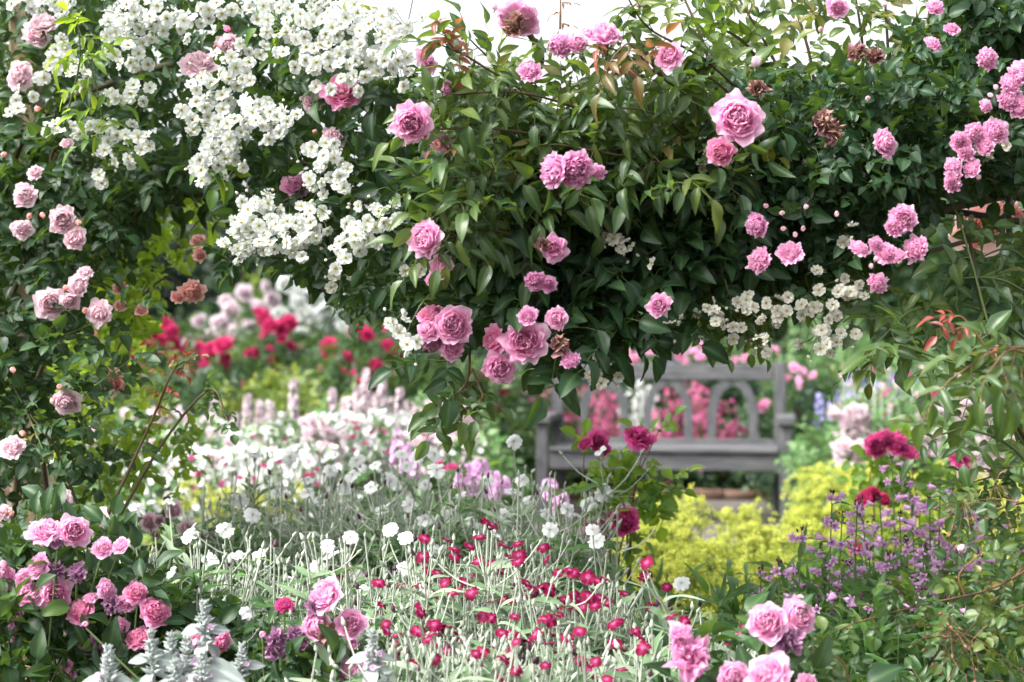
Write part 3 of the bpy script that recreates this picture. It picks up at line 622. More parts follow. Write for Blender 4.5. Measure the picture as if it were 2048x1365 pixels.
POM = [(1773,286,26),(1806,437,26),(1789,452,20),(1517,522,24),(1579,503,24),(1720,495,20),(1753,490,14),(1773,507,20),(1796,511,15),(1830,498,25),(1756,567,19),(1975,119,20),(2037,146,25),(2021,169,20),(2016,203,20),(2038,213,22),(1971,212,13),(1920,284,18),(1949,268,20),(1930,305,16),(1968,292,18),(1942,336,18),(1906,330,17),(1906,352,16),(1904,368,16),(1673,15,20),(1992,262,24)]
bloomset(sr, POM[:14] + POM[14:], 'pom', 'petal_pink', BLF, .4)
bloomset(sr, [(1870,14,18),(1866,88,17),(1902,57,14),(1510,452,24)], 'pom', 'petal_mauve', BLF, .5)
bloomset(sr, [(1749,115,15),(1715,107,14)], 'dead', 'petal_dry', BLF, .5, 'spent_bloom', label='withered brown bloom')
bloomset(sr, [(x, y, 8) for x, y in ((1768,10),(1990,176),(1980,192),(1956,356),(1734,198),(1563,427),(1611,415),(1673,429),(1567,458),(1606,458),(1532,413),(1742,532),(1751,519),(1590,470),(1640,60))], 'bud', 'petal_pale', BLF, name='bud')
mb = MBS(sr, 'upright_shoot', ['leaf_shoot', 'stem_brown'])
for pts in ([P(1600, 330, 3.75), P(1560, 150, 3.7), P(1460, -30, 3.7)], [P(1640, 330, 3.75), P(1620, 120, 3.7), P(1560, -60, 3.7)], [P(1790, 330, 3.8), P(1775, 100, 3.75), P(1765, -60, 3.75)], [P(1700, 300, 3.8), P(1725, 120, 3.75), P(1700, -60, 3.75)], [P(1450, 260, 3.6), P(1410, 100, 3.5), P(1360, -20, 3.5)], [P(1860, 300, 3.8), P(1850, 100, 3.8), P(1870, -60, 3.8)], [P(1560, 250, 3.7), P(1500, 100, 3.6), P(1400, 40, 3.55)]):
    shoot(mb, pts, 9, CL_BIG, .050, .55, .2, .005, updown=.3)
mb = MB(); mass(mb, [(1330, -60), (1620, -60), (1900, -60), (1880, 150), (1650, 160), (1420, 120)], 70, CL_BIG, .050, thick=.5, front=-.05, tint=(.6, .2))
mb.build('upper_foliage', ['leaf_shoot', 'stem_brown'], sr)
mb = MB()
mass(mb, [(1560, 180), (1800, 120), (1800, 240), (1620, 260)], 14, CL_BIG, .040, thick=.3, front=.2, tint=(.8, .2))
mass(mb, [(1480, 230), (1640, 280), (1560, 420), (1480, 380)], 6, CL_BIG, .040, thick=.1, front=-.1, tint=(.95, .05))
mb.build('yellow_leaves', ['leaf_lime', 'stem_green'], sr)
canes(sr, [[(P(2160,0,3.95)[0],3.95,0), P(2150, 700, 3.95), P(2090, 380, 3.9), P(1900, 250, 3.85), P(1650, 280, 3.8)], [P(2100, 360, 3.9), P(1850, 430, 3.75), P(1600, 480, 3.7), P(1400, 520, 3.6)]], .012)

# 4 cream rambler, lower right of the arch
cr_ = thing('cream_rambler_rose', 'rambler rose with loose hanging sprays of small cream flowers above the bench', 'climbing rose', P(2200, 0, 4.1)[0], 4.1)
mb = MB()
mass(mb, [(1280, 560), (1500, 560), (1540, 660), (1480, 640), (1340, 650)], 60, CL_BIG, .036, thick=.4, front=.05, tint=(.5, .2))
mass(mb, [(1440, 540), (1740, 520), (1760, 580), (1600, 600), (1480, 600)], 90, CL_BIG, .038, thick=.4, front=.1, tint=(.35, .2))
for pts, n in (([P(1340, 560, 3.5), P(1380, 640, 3.4), P(1440, 690, 3.35)], 6), ([P(1420, 570, 3.5), P(1470, 640, 3.4), P(1520, 690, 3.35)], 6), ([P(1310, 560, 3.5), P(1340, 620, 3.4), P(1390, 660, 3.35)], 5), ([P(1500, 560, 3.45), P(1530, 600, 3.4), P(1500, 640, 3.35)], 3)):
    shoot(mb, pts, n, CL_BIG, .034, .35, updown=.6)
mb.build('foliage', ['leaf_shoot', 'stem_green'], cr_)
truss_plant(cr_, [(1540,618,42,34,22),(1495,635,28,26,10),(1420,612,42,26,11),(1450,660,38,22,9),(1530,692,22,16,5),(1660,682,48,26,22),(1640,600,46,42,20),(1700,580,46,28,12),(1200,742,36,22,9),(1215,762,14,12,2),(1345,650,22,16,4),(1310,640,10,8,2),(1640,645,30,28,10),(1225,478,30,28,9),(1250,500,18,16,4),(1270,516,10,8,1),(830,542,24,18,6),(670,570,22,22,5),(1410,330,20,30,5),(1400,350,12,12,2),(1700,470,20,20,4),(1990,300,20,14,3)], 'petal_cream', lambda x: DA(x) - .16, 13, dens=.52)
canes(cr_, [[(P(2200,0,4.1)[0],4.1,0), P(2180, 700, 4.1), P(2110, 470, 4.0), P(1800, 520, 3.75), P(1500, 560, 3.6), P(1230, 640, 3.5)]], .008)

# 5 pale pink rose, left pillar
lr = thing('pale_pink_pillar_rose', 'dark leaved pale pink rose covering the post at the side of the arch', 'climbing rose', P(-60, 0, 4.15)[0], 4.15)
mb = MB()
mass(mb, [(-100, 250), (300, 330), (330, 400), (240, 520), (200, 560), (150, 640), (110, 700), (60, 740), (-100, 760)], 520, CL_ROUND, .042, dfun=lambda x: 4.0 + 0 * x, thick=.6, tint=(.2, .18))
mass(mb, [(-100, 700), (60, 700), (110, 800), (90, 900), (60, 1020), (-100, 1040)], 170, CL_ROUND, .040, dfun=lambda x: 4.0 + 0 * x, thick=.5, tint=(.25, .2))
mass(mb, [(60, 560), (220, 560), (240, 700), (230, 900), (160, 1000), (60, 980)], 60, CL_ROUND, .036, dfun=lambda x: 3.9 + 0 * x, thick=.3, tint=(.3, .2))
for pts in ([P(60, 700, 4.0), P(180, 650, 3.9), P(280, 600, 3.85)], [P(90, 900, 4.0), P(160, 800, 3.9), P(260, 720, 3.85)], [P(20, 760, 4.0), P(60, 840, 3.9), P(110, 960, 3.85)]):
    shoot(mb, pts, 7, CL_ROUND, .038, .25, updown=.5)
mb.build('foliage', ['leaf_dark', 'stem_green'], lr)
LD = lambda x: 3.82
bloomset(lr, [(148,476,24),(45,457,19),(125,440,25),(48,390,22),(153,570,23),(169,543,15),(100,607,28),(196,626,24),(134,808,26),(22,892,25),(38,154,26,4.0),(85,45,30,4.0),(69,344,14),(134,286,12),(141,605,18)], 'rose', 'petal_pale', LD, .45)
bloomset(lr, [(396,123,33,3.75,(.0,-.7,.7)),(458,92,24,3.8),(670,274,21,3.5),(627,197,26,3.6),(75,70,24,4.05)], 'rose', 'petal_pale', BLF, .4)
bloomset(lr, [(x, y, 9) for x, y in ((86,432),(158,446),(60,432),(120,775),(105,801),(26,741),(131,577),(45,868),(10,310),(77,219),(432,95),(477,200),(630,265),(170,622))], 'bud', 'petal_salmon', LD, name='bud')
canes(lr, [[(P(-60,0,4.15)[0],4.15,0), P(-20, 800, 4.2), P(40, 500, 4.2), P(100, 300, 4.2)], [(P(20,0,4.1)[0],4.1,0), P(30, 1000, 4.15), P(70, 760, 4.1), P(170, 540, 4.1), P(300, 380, 4.1)], [(P(60,0,4.1)[0],4.1,0), P(90, 1000, 4.1), P(60, 800, 4.1), P(0, 600, 4.1)]], .009)

# 6 salmon rose with backlit yellow-green leaves, left opening
ba = thing('salmon_rose', 'thin salmon rose with bright yellow green leaves inside the arch opening', 'climbing rose', P(240, 0, 4.7)[0], 4.7)
mb = MB()
mass(mb, [(220, 400), (300, 380), (420, 390), (450, 430), (400, 480), (330, 560), (330, 650), (240, 700), (210, 560)], 110, CL_BIG, .050, dfun=lambda x: 4.6 + 0 * x, thick=.4, tint=(.5, .25))
mass(mb, [(120, 640), (300, 620), (290, 780), (200, 900), (110, 900)], 80, CL_BIG, .046, dfun=lambda x: 4.6 + 0 * x, thick=.5, tint=(.6, .25))
mass(mb, [(180, 840), (360, 830), (470, 850), (330, 1000), (190, 1020)], 60, CL_BIG, .038, dfun=lambda x: 4.3 + 0 * x, thick=.4, tint=(.3, .25))
mb.build('foliage', ['leaf_fresh', 'stem_green'], ba)
mb = MB()
for pts, n in (([P(215, 1030, 3.9), P(300, 850, 3.85), P(345, 740, 3.8)], 5), ([P(240, 1030, 3.95), P(330, 880, 3.9), P(420, 780, 3.85), P(455, 840, 3.8)], 9), ([P(165, 1040, 3.95), P(110, 900, 3.9), P(60, 830, 3.9)], 6)):
    shoot(mb, pts, n, CL_ROUND, .028, .3, .3, .0045, updown=.5, start=.4)
mb.build('bare_canes', ['leaf_shoot', 'stem_brown'], ba)
mb = MB(); shoot(mb, [P(300, 850, 3.85), P(345, 745, 3.8), P(385, 715, 3.78)], 9, CL_BIG, .022, .5, .3, .003, updown=.3); mb.build('bronze_tips', ['leaf_bronze', 'stem_red'], ba)
bloomset(ba, [(384,588,23),(396,482,14),(399,512,12),(356,593,13),(220,765,25),(241,610,12),(282,619,12),(240,575,13)], 'rose', 'petal_salmon', 3.95, .4)
canes(ba, [[(P(240,0,4.7)[0],4.7,0), P(200, 900, 4.7), P(280, 600, 4.7), P(400, 430, 4.6)], [P(280, 600, 4.6), P(330, 560, 4.5), P(384, 590, 4.42)]], .004)

# 7 leafy rose, right edge, with peach blooms
rr = thing('peach_rose', 'tall leafy rose with glossy leaves and peach blooms at the right edge', 'climbing rose', P(2080, 0, 3.5)[0], 3.5)
mb = MB()
for pts, n, s in (([P(1690, 520, 3.5), P(1760, 600, 3.4), P(1850, 660, 3.35)], 6, .064), ([P(2040, 900, 3.4), P(1990, 700, 3.35), P(1930, 480, 3.35), P(1900, 400, 3.4)], 10, .060), ([P(2070, 760, 3.3), P(1950, 740, 3.2), P(1800, 690, 3.15)], 8, .064),
                  ([P(2080, 950, 3.4), P(2000, 820, 3.3), P(1880, 740, 3.2)], 8, .066), ([P(2080, 700, 3.5), P(1960, 620, 3.4), P(1830, 620, 3.35), P(1760, 680, 3.3)], 9, .060), ([P(2100, 1000, 3.35), P(2030, 900, 3.25), P(1940, 860, 3.2), P(1880, 870, 3.2)], 8, .056),
                  ([P(2100, 620, 3.5), P(2000, 560, 3.4), P(1880, 560, 3.35)], 7, .058), ([P(2090, 560, 3.6), P(2020, 500, 3.5), P(1950, 520, 3.4)], 6, .056), ([P(1840, 660, 3.4), P(1790, 700, 3.3), P(1720, 720, 3.3)], 5, .056)):
    shoot(mb, pts, n, CL_LONG if s < .06 else CL_BIG, s * .9, .38, .2, .0038, updown=.45)
mass(mb, [(1960, 400), (2130, 380), (2130, 960), (2020, 940), (1990, 760), (2010, 600)], 14, CL_BIG, .050, dfun=lambda x: 3.4 + 0 * x, thick=.5, tint=(.3, .2))
mb.build('foliage', ['leaf_shoot', 'stem_green'], rr)
mb = MB()
for pts in ([P(2120, 700, 2.75), P(2000, 700, 2.7), P(1900, 760, 2.7)], [P(2120, 760, 2.75), P(2030, 700, 2.7), P(1980, 740, 2.65)]):
    shoot(mb, pts, 5, CL_LONG, .056, .35, .2, .003, updown=.5)
mb.build('near_shoot', ['leaf_shoot', 'stem_red'], rr)
mb = MB(); shoot(mb, [P(1990, 720, 3.1), P(1930, 640, 3.1), P(1905, 635, 3.1)], 4, CL_LONG, .034, .9, .1, updown=.9); mb.build('bronze_tips', ['leaf_bronze', 'stem_red'], rr)
bloomset(rr, [(1960,452,42,3.95),(2023,417,26,3.95)], 'loose', 'petal_salmon', 3.9, .4)
canes(rr, [[(P(2080,0,3.5)[0],3.5,0), P(2060, 1000, 3.45), P(1990, 740, 3.4), P(1920, 460, 3.4)], [(P(2150,0,3.5)[0],3.5,0), P(2120, 1000, 3.45), P(2040, 880, 3.4), P(1960, 780, 3.3)]], .007)

# ------------------------------------------------------------------ low planting near the arch
def bush(root, cx, cy, hw, hd, h0, h1, n, tpls, size, mat, tint=(.25, .2), name='foliage', mat2='stem_green', spr=.7, seed=None, shell=.55):
    """leaves in an ellipsoid shell standing on the ground"""
    d = nrm(R.normal(size=(n, 3))); d[:, 2] = np.abs(d[:, 2]); rad = R.uniform(shell, 1.0, n) ** .6 * (1 + .18 * np.sin(d[:, 0] * 5 + cx * 7) * np.cos(d[:, 2] * 6 + cx))
    pos = np.stack([cx + d[:, 0] * hw * rad, cy + d[:, 1] * hd * rad, h0 + d[:, 2] * (h1 - h0) * rad], -1)
    lowm = R.uniform(0, 1, n) < .3; pos[lowm, 2] = h0 * R.uniform(.2, 1, lowm.sum())
    mb = MB(); add_leaves(mb, tpls, pos, d * .7 + R.normal(size=(n, 3)) * spr + np.array([0, -.2, -.1]), d * .6 + np.array([0, -.4, .7]) + R.normal(size=(n, 3)) * .4, size * R.uniform(.7, 1.2, n), np.clip(R.normal(tint[0], tint[1], n), 0, 1))
    return mb.build(name, [mat, mat2], root)
def stemset(root, base, tips, r=.004, mat='stem_green', name='stems', spread=.08, bend=.12):
    mb = MB(); base = np.array(base, float)
    for t in tips:
        t = np.array(t, float); b = base + np.array([R.normal() * spread, R.normal() * spread, 0]); b[2] = 0
        m = b * .45 + t * .55; m[:2] = b[:2] * .6 + t[:2] * .4 + R.normal(size=2) * bend * .3; mb.tube(spline([b, m, t], 6), np.linspace(r * 1.4, r * .6, 12)[:len(spline([b, m, t], 6))] if False else r, 5, R.uniform(0, 1))
    return mb.build(name, [mat], root)

# pink old roses, bottom left
def rosebush(name, label, cx, D, hw, hd, h1, n, blooms, pet, kind='rose', leafs=CL_BIG, lsz=.05, mat='leaf_dark', tint=(.3, .2), jit=.45, extra=(), h0=.25, group=None, cat='rose bush', bias=(0, -1, .5)):
    x = P(cx, 0, D)[0]; root = thing(name, label, cat, x, D, group)
    bush(root, x, D, hw, hd, h0, h1, n, leafs, lsz, mat, tint)
    tips = []
    for (items, k, p, nm) in [(blooms, kind, pet, 'bloom')] + list(extra):
        bloomset(root, items, k, p, D - hd * .55, jit, nm, bias=bias, label={'dead': 'withered bloom'}.get(k)); tips += [P(i[0], i[1], i[3] if len(i) > 3 and i[3] else D - hd * .55) - np.array([0, 0, px(i[2], D) * .8]) for i in items]
    if tips: stemset(root, (x, D, 0), tips, .002)
    return root
rosebush('pink_rose_bush', 'bush of full mauve pink roses and withered purple ones beside silver lamb\'s ear', 120, 3.35, .42, .30, .80, 1300,
    [(20,1232,22),(130,1345,22),(12,1150,16),(180,1195,14),(90,1057,32),(148,1062,30),(72,1133,26),(55,1188,28),(110,1191,31),(45,1157,18),(203,1095,19),(238,1090,17),(215,1179,19),(251,1207,17),(241,1255,17)], 'petal_pink', lsz=.055, mat='leaf_dark', tint=(.35, .2),
    extra=[([(447,1287,20),(158,1220,27),(274,1186,22),(313,1222,29),(275,1275,27),(389,1277,20),(241,1356,22)], 'rose', 'petal_deep', 'bloom'), ([(114,1083,15),(110,1143,15),(152,1151,15),(10,1188,17),(224,1212,16),(172,1291,17),(195,1310,14)], 'dead', 'petal_spent', 'spent_bloom'), ([(27,1260,13),(28,1283,12),(160,1265,12),(5,1130,12)], 'bud', 'petal_pink', 'bud')])
rosebush('pale_rose_bush', 'low pale pink rose bush behind the mauve pink roses at the foot of the post', 130, 3.9, .38, .25, .80, 480,
    [(193,1035,20),(120,998,20),(7,1024,15)], 'petal_pale', lsz=.042, tint=(.3, .25), extra=[([(20,1028,9),(28,1083,8),(62,1050,8),(5,1095,8),(116,1015,9),(208,1055,8)], 'bud', 'petal_salmon', 'bud')])
rosebush('apricot_rose_bush', 'small rose bush with pale coral blooms behind the white campions', 345, 4.3, .22, .2, .72, 200,
    [(345,1020,18),(300,1045,18),(375,1058,18),(318,1042,12)], 'petal_pale', lsz=.042, tint=(.35, .25))
rosebush('mauve_rose_bush', 'rose bush with full mauve pink and dried purple blooms between lamb\'s ear and red campions', 640, 3.15, .22, .2, .68, 380,
    [(647,1187,35),(637,1253,33),(700,1248,30),(693,1336,27),(720,1345,22),(705,1290,10)], 'petal_pink', lsz=.05, tint=(.3, .2),
    extra=[([(568,1210,17)], 'pom', 'petal_magenta', 'bloom'), ([(627,1213,15),(554,1279,17),(547,1301,16),(597,1289,19),(589,1267,13)], 'dead', 'petal_spent', 'spent_bloom'), ([(650,1265,22)], 'dead', 'petal_dry', 'spent_bloom'), ([(525,1270,10),(170,1250,9)], 'bud', 'petal_pink', 'bud')])
rosebush('lilac_pink_rose_bush', 'rose bush with very large soft pink blooms in front of the yellow lady\'s mantle', 1540, 2.85, .24, .18, .66, 260,
    [(1536,1244,39,2.75,(-.3,-1,.5)),(1601,1232,34,2.8,(.4,-1,.5)),(1534,1349,43,2.65),(1472,1360,34,2.7),(1617,1362,18)], 'petal_pink', lsz=.06, tint=(.4, .2),
    extra=[([(1388,1312,34),(1362,1281,22)], 'dead', 'petal_mauve', 'bloom'), ([(1575,1280,22)], 'dead', 'petal_spent', 'spent_bloom')], jit=.3)
rosebush('single_pink_rose_bush', 'low rose with one pale lilac bloom inside the red campions', 852, 3.5, .1, .1, .6, 30, [(848,1200,22)], 'petal_blush', lsz=.04)

# crimson and magenta roses on tall stems
def tallrose(name, label, cx, D, stems, blooms, mat='leaf_fresh', extra=(), lsz=.045, fol=None):
    x = P(cx, 0, D)[0]; root = thing(name, label, 'rose bush', x, D); mb = MBS(root, 'leafy_stem', [mat, 'stem_red'])
    for pts, n in stems: shoot(mb, [(P(pts[0][0], 0, D)[0], D + .02, 0)] + [P(a, b, D) for a, b in pts], n, CL_ROUND, lsz, .35, .25, .0035, updown=.5, start=.45)
    for items, k, p in blooms: bloomset(root, items, k, p, D - .05, .4, 'bud' if k == 'bud' else 'bloom', bias=(0, -1, .5))
    if fol: bush(root, x, D + .1, *fol)
    return root
tallrose('crimson_rose', 'leggy rose with bright magenta blooms in front of the bench seat', 1240, 4.3,
    [([(1255, 1080), (1230, 980), (1190, 905)], 8), ([(1235, 1160), (1262, 1030), (1285, 900)], 9), ([(1262, 1080), (1275, 960), (1318, 862)], 7), ([(1220, 1100), (1170, 1000), (1168, 905)], 6), ([(1262, 1050), (1310, 1000), (1340, 960)], 6)],
    [([(1169,886,16),(1197,880,18),(1205,896,17)], 'rose', 'petal_magenta'), ([(1281,872,24)], 'loose', 'petal_magenta'), ([(1248,1043,26),(1200,1048,15),(1218,1030,10),(1180,1060,16),(1205,1075,12)], 'pom', 'petal_magenta'), ([(1319,862,6)], 'bud', 'petal_dry')], fol=(.13, .13, .2, .40, 50, CL_ROUND, .036, 'leaf_dark'))
tallrose('magenta_rose', 'upright rose with a cluster of deep magenta ball shaped blooms above purple bellflowers', 1800, 5.0,
    [([(1790, 1050), (1780, 960), (1790, 900)], 10), ([(1840, 1050), (1830, 980), (1822, 920)], 9), ([(1900, 1050), (1920, 990), (1925, 945)], 9), ([(1750, 1050), (1740, 960), (1755, 905)], 10)],
    [([(1753,891,22),(1797,887,22),(1771,877,16),(1823,905,16),(1921,912,21),(1928,932,17)], 'pom', 'petal_magenta'), ([(1727,998,17),(1745,990,16),(1713,1095,16),(1770,998,14)], 'pom', 'petal_crimson')], fol=(.35, .2, .25, .7, 200, CL_ROUND, .045, 'leaf_fresh'))

# ---- rose campions (silver stems)
LYR = [m.mesh('campion_flower_mesh', ['petal_red', 'stem_silver']) for m in LYR_MB]
LYW = [m.mesh('campion_flower_mesh', ['petal_lychnis', 'stem_silver']) for m in LYR_MB]
LYB_T = LYB.tpl()
def campion(name, label, cx, D, tips, meshes, n_extra, xr, yr, group, rfl=16.5, dj=.22, leaves_n=60, silver=True, fj=.35, lean=.0, sr=.0022):
    x = P(cx, 0, D)[0]; root = thing(name, label, 'flowering plant', x, D, group); mb = MB(); lf = MB()
    pts = [(a, b, D + R.uniform(-dj, dj), True) for a, b in tips]
    k = 0
    while k < n_extra:
        a = R.uniform(*xr); b = R.uniform(*yr); pts.append((a, b, D + R.uniform(-dj, dj), False)); k += 1
    for a, b, d, fl in pts:
        t = P(a, b, d); base = np.array([x + (t[0] - x) * .3 + R.normal() * .10, D + (d - D) * .5 + R.normal() * .06, 0])
        H = t[2]; j = base + (t - base) * np.array([.55, .55, R.uniform(.45, .62)]); q = spline([base, j, t - np.array([0, 0, .012])], 7); mb.tube(q, np.linspace(sr * 1.35, sr * .75, len(q)), 5, R.uniform(0, 1))
        if fl:
            f = np.array([R.normal() * fj, -(.45 if meshes is LYR else .8) + R.normal() * fj, .9]); place(meshes[R.integers(len(meshes))], 'flower', root, t, f, px(rfl, d) * R.uniform(.72, 1.1), sq=R.uniform(.6, 1.6))
        else: mb.add(LYB_T, zframes(np.array([[R.normal() * .3, R.normal() * .3, 1]]))[0] * R.uniform(.010, .016), t - np.array([0, 0, .012]), R.normal() * .3, 1 if R.uniform() < .18 else 0)
        for _ in range(R.integers(2, 5)):      # forks: side branch with a bud, and a leaf pair at the fork
            s = R.uniform(.5, .92); i = s * (len(q) - 1); p0 = np.array([np.interp(i, range(len(q)), q[:, c]) for c in range(3)])
            dirn = nrm(np.array([R.normal() * 1.1, R.normal() * .8, 1.2])); ln = R.uniform(.06, .19) * (1.2 - s * .5)
            e = p0 + dirn * ln; e[2] = min(e[2], H - .01 + R.uniform(0, .03)); mid = (p0 + e) / 2 + np.array([dirn[0] * .012, dirn[1] * .012, -.006])
            mb.tube(spline([p0, mid, e], 3), sr * .68, 4, R.uniform(0, 1)); mb.add(LYB_T, zframes((e - mid)[None])[0] * R.uniform(.010, .017), e - nrm(e - mid) * .004, R.normal() * .3)
            for sg in (-1, 1, -.6, .6):
                dd = np.array([[sg * R.uniform(.4, 1), R.normal() * .6, R.uniform(.4, 1.2)]])
                lf.add(LEAF_LANCE[R.integers(4)], frames(dd, np.array([[0, -.4, 1]]))[0] * R.uniform(.035, .085), p0 - np.array([0, 0, abs(sg) < 1 and R.uniform(.02, .08)]), R.uniform(.1, 1))
    n = leaves_n * 5; p = np.stack([x + R.normal(size=n) * .10, D + R.normal(size=n) * .10, R.uniform(.08, .55, n)], -1)
    lf.add(LEAF_LANCE[0], frames(nrm(R.normal(size=(n, 3))) * .7 + np.array([0, -.1, .8]), np.array([0, -.6, .5]) + R.normal(size=(n, 3)) * .3) * R.uniform(.07, .13, (n, 1, 1)), p, R.uniform(0, 1, n))
    mb.build('stems', ['stem_silver', 'dark_bee'], root); lf.build('leaves', ['leaf_silver' if silver else 'leaf_sage'], root); return root
REDS = [(976,1047),(849,1077),(893,1079),(959,1074),(940,1093),(845,1112),(1035,1088),(1085,1095),(1019,1114),(1038,1110),(955,1122),(1091,1120),(689,1138),(757,1165),(802,1169),(857,1143),(875,1146),(849,1174),(890,1162),(943,1150),(952,1167),(918,1177),(942,1186),(1041,1162),(993,1136),(1062,1177),(1083,1176),(1117,1146),(1140,1141),(1210,1157),(1176,1155),(1293,1126),(1293,1151),(1334,1174),(1148,1189),(1178,1193),(1200,1196),(1252,1189),(764,1210),(842,1226),(912,1215),(986,1203),(1009,1200),(1128,1200),(1091,1219),(1122,1222),(1165,1215),(1190,1212),(1307,1208),(1343,1232),(1370,1244),(1227,1248),(1088,1239),(983,1237),(897,1253),(868,1250),(771,1250),(759,1274),(835,1262),(862,1269),(914,1274),(1004,1267),(1081,1267),(1066,1284),(1134,1275),(1272,1263),(1208,1286),(995,1298),(1024,1306),(947,1317),(876,1315),(852,1329),(787,1291),(1157,1322),(1091,1331),(1005,1356),(1179,1343),(1241,1298),(1313,1320),(1351,1334),(1214,1360),(728,1329),(1283,1274),(1439,1256),(1489,1255),(1458,1284),(1068,1190),(1055,1168),(870,1190),(930,1165),(905,1187),(1100,1180),(830,1200),(845,1214),(1142,1208),(775,1262),(1130,1195)]
REDS += [(a + R.normal() * 16, b + abs(R.normal()) * 12) for a, b in REDS[::2]] + [(R.uniform(800, 1250), R.uniform(1230, 1350)) for _ in range(22)]
rows = [(700, 3.10, 640, 800, 1240, 1400), (850, 3.05, 800, 900, 1240, 1400), (960, 3.05, 900, 1030, 1230, 1400), (1090, 3.05, 1030, 1150, 1230, 1400), (1220, 3.05, 1150, 1290, 1230, 1400), (1370, 3.1, 1290, 1500, 1220, 1400),
        (760, 3.4, 660, 830, 1100, 1240), (880, 3.4, 830, 925, 1040, 1240), (975, 3.4, 925, 1030, 1040, 1230), (1080, 3.4, 1030, 1125, 1080, 1230), (1170, 3.4, 1125, 1225, 1120, 1230), (1300, 3.45, 1225, 1400, 1100, 1220)]
LBR = ['beside the withered purple roses at its front edge', 'front clump left of its middle', 'front clump in its middle', 'front clump right of its middle', 'front clump below the yellow lady\'s mantle', 'at its right end by the big pink roses',
       'rear clump at its left end', 'rear clump rising highest on the left', 'rear clump with the tallest single red flower', 'rear clump behind the middle', 'rear clump with a wide flower facing out', 'rear clump standing before the yellow lady\'s mantle']
for i, (cx, D, x0, x1, y0, y1) in enumerate(rows):
    tips = [t for t in REDS if x0 <= t[0] < x1 and y0 <= t[1] < y1]
    campion('red_rose_campion', 'silver stemmed crimson campion, ' + LBR[i], cx, D, tips, LYR, 34 if i < 6 else 20, (x0 - 20, x1 + 20), (y0 + (30 if i < 6 else 60), min(y1 + 60, 1380)), 'crimson rose campions in the front patch', 16.5)
WT = [(510,908),(580,915),(275,1018),(338,1003),(378,1070),(305,1160),(340,1145),(420,1120),(475,1110),(517,1108),(655,1092),(660,1110),(635,1135),(495,1225),(531,1240),(480,1000),(505,1030),(615,985),(560,1055),(580,1050),(615,960),(640,1040),(690,970),(713,921),(804,909),(835,912),(814,933),(873,940),(869,909),(973,962),(900,1033),(942,1040),(962,1053),(992,1067),(873,1102),(1207,986),(1179,1007),(1186,1060),(1193,1083),(1135,1019),(1148,1026),(1100,1060),(807,1138),(716,1151),(725,1181),(1200,902),(1028,983),(1045,960),(1221,1224),(1363,1167),(1027,883),(720,1040),(760,1020),(690,1010),(820,1010),(850,1040),(780,960),(750,930),(705,950),(920,990),(1060,1000),(1090,975),(590,1160),(450,1060),(555,985),(1095,1030),(780,1060),(810,1075),(700,1075),(640,1000),(660,940),(930,1050),(1010,1030),(740,975),(850,970)]
wrows = [(330, 3.7, 250, 400, 980, 1400), (450, 3.6, 400, 500, 1060, 1400), (540, 3.6, 500, 600, 1060, 1400), (660, 3.7, 600, 700, 1060, 1400), (780, 3.75, 700, 860, 1060, 1400), (940, 3.8, 860, 1030, 1060, 1400), (1140, 3.8, 1030, 1400, 1060, 1400),
         (510, 4.4, 400, 570, 880, 1060), (620, 4.4, 570, 680, 880, 1060), (730, 4.4, 680, 770, 880, 1060), (820, 4.4, 770, 860, 880, 1060), (910, 4.4, 860, 960, 880, 1060), (1010, 4.3, 960, 1070, 870, 1060), (1150, 4.2, 1070, 1400, 880, 1060)]
LBW = ['nearest the pink roses and the brown canes', 'front one above the lamb\'s ear spikes', 'front one with flat flowers left of the mauve rose bush', 'front one behind the mauve pink roses', 'front one rising behind the first crimson flowers', 'front one behind the middle of the crimson patch', 'front one before the leggy magenta rose',
       'rear one standing alone and tallest beside the bare canes', 'rear one with buds against the pale pink roses', 'rear one left of the white topped cluster', 'rear one with a dense white flower cluster', 'rear one below the hanging rose spray', 'rear one with a tall forked stem', 'rear one reaching up before the bench leg']
for i, (cx, D, x0, x1, y0, y1) in enumerate(wrows):
    tips = [t for t in WT if x0 <= t[0] < x1 and y0 <= t[1] < y1]
    if i < 7: campion('white_rose_campion', 'silver stemmed white campion, ' + LBW[i], cx, D, tips, LYW, 40, (x0 - 10, min(x1, 1230) + 10), (1060, 1290), 'white rose campions behind the crimson ones', 18, silver=(i % 2 == 0), dj=.3)
    else: campion('white_rose_campion', 'silver stemmed white campion, ' + LBW[i], cx, D, tips, LYW, 46, (x0 - 10, min(x1, 1230) + 10), (935, 1100), 'white rose campions behind the crimson ones', 19, silver=(i % 2 == 0), dj=.35)

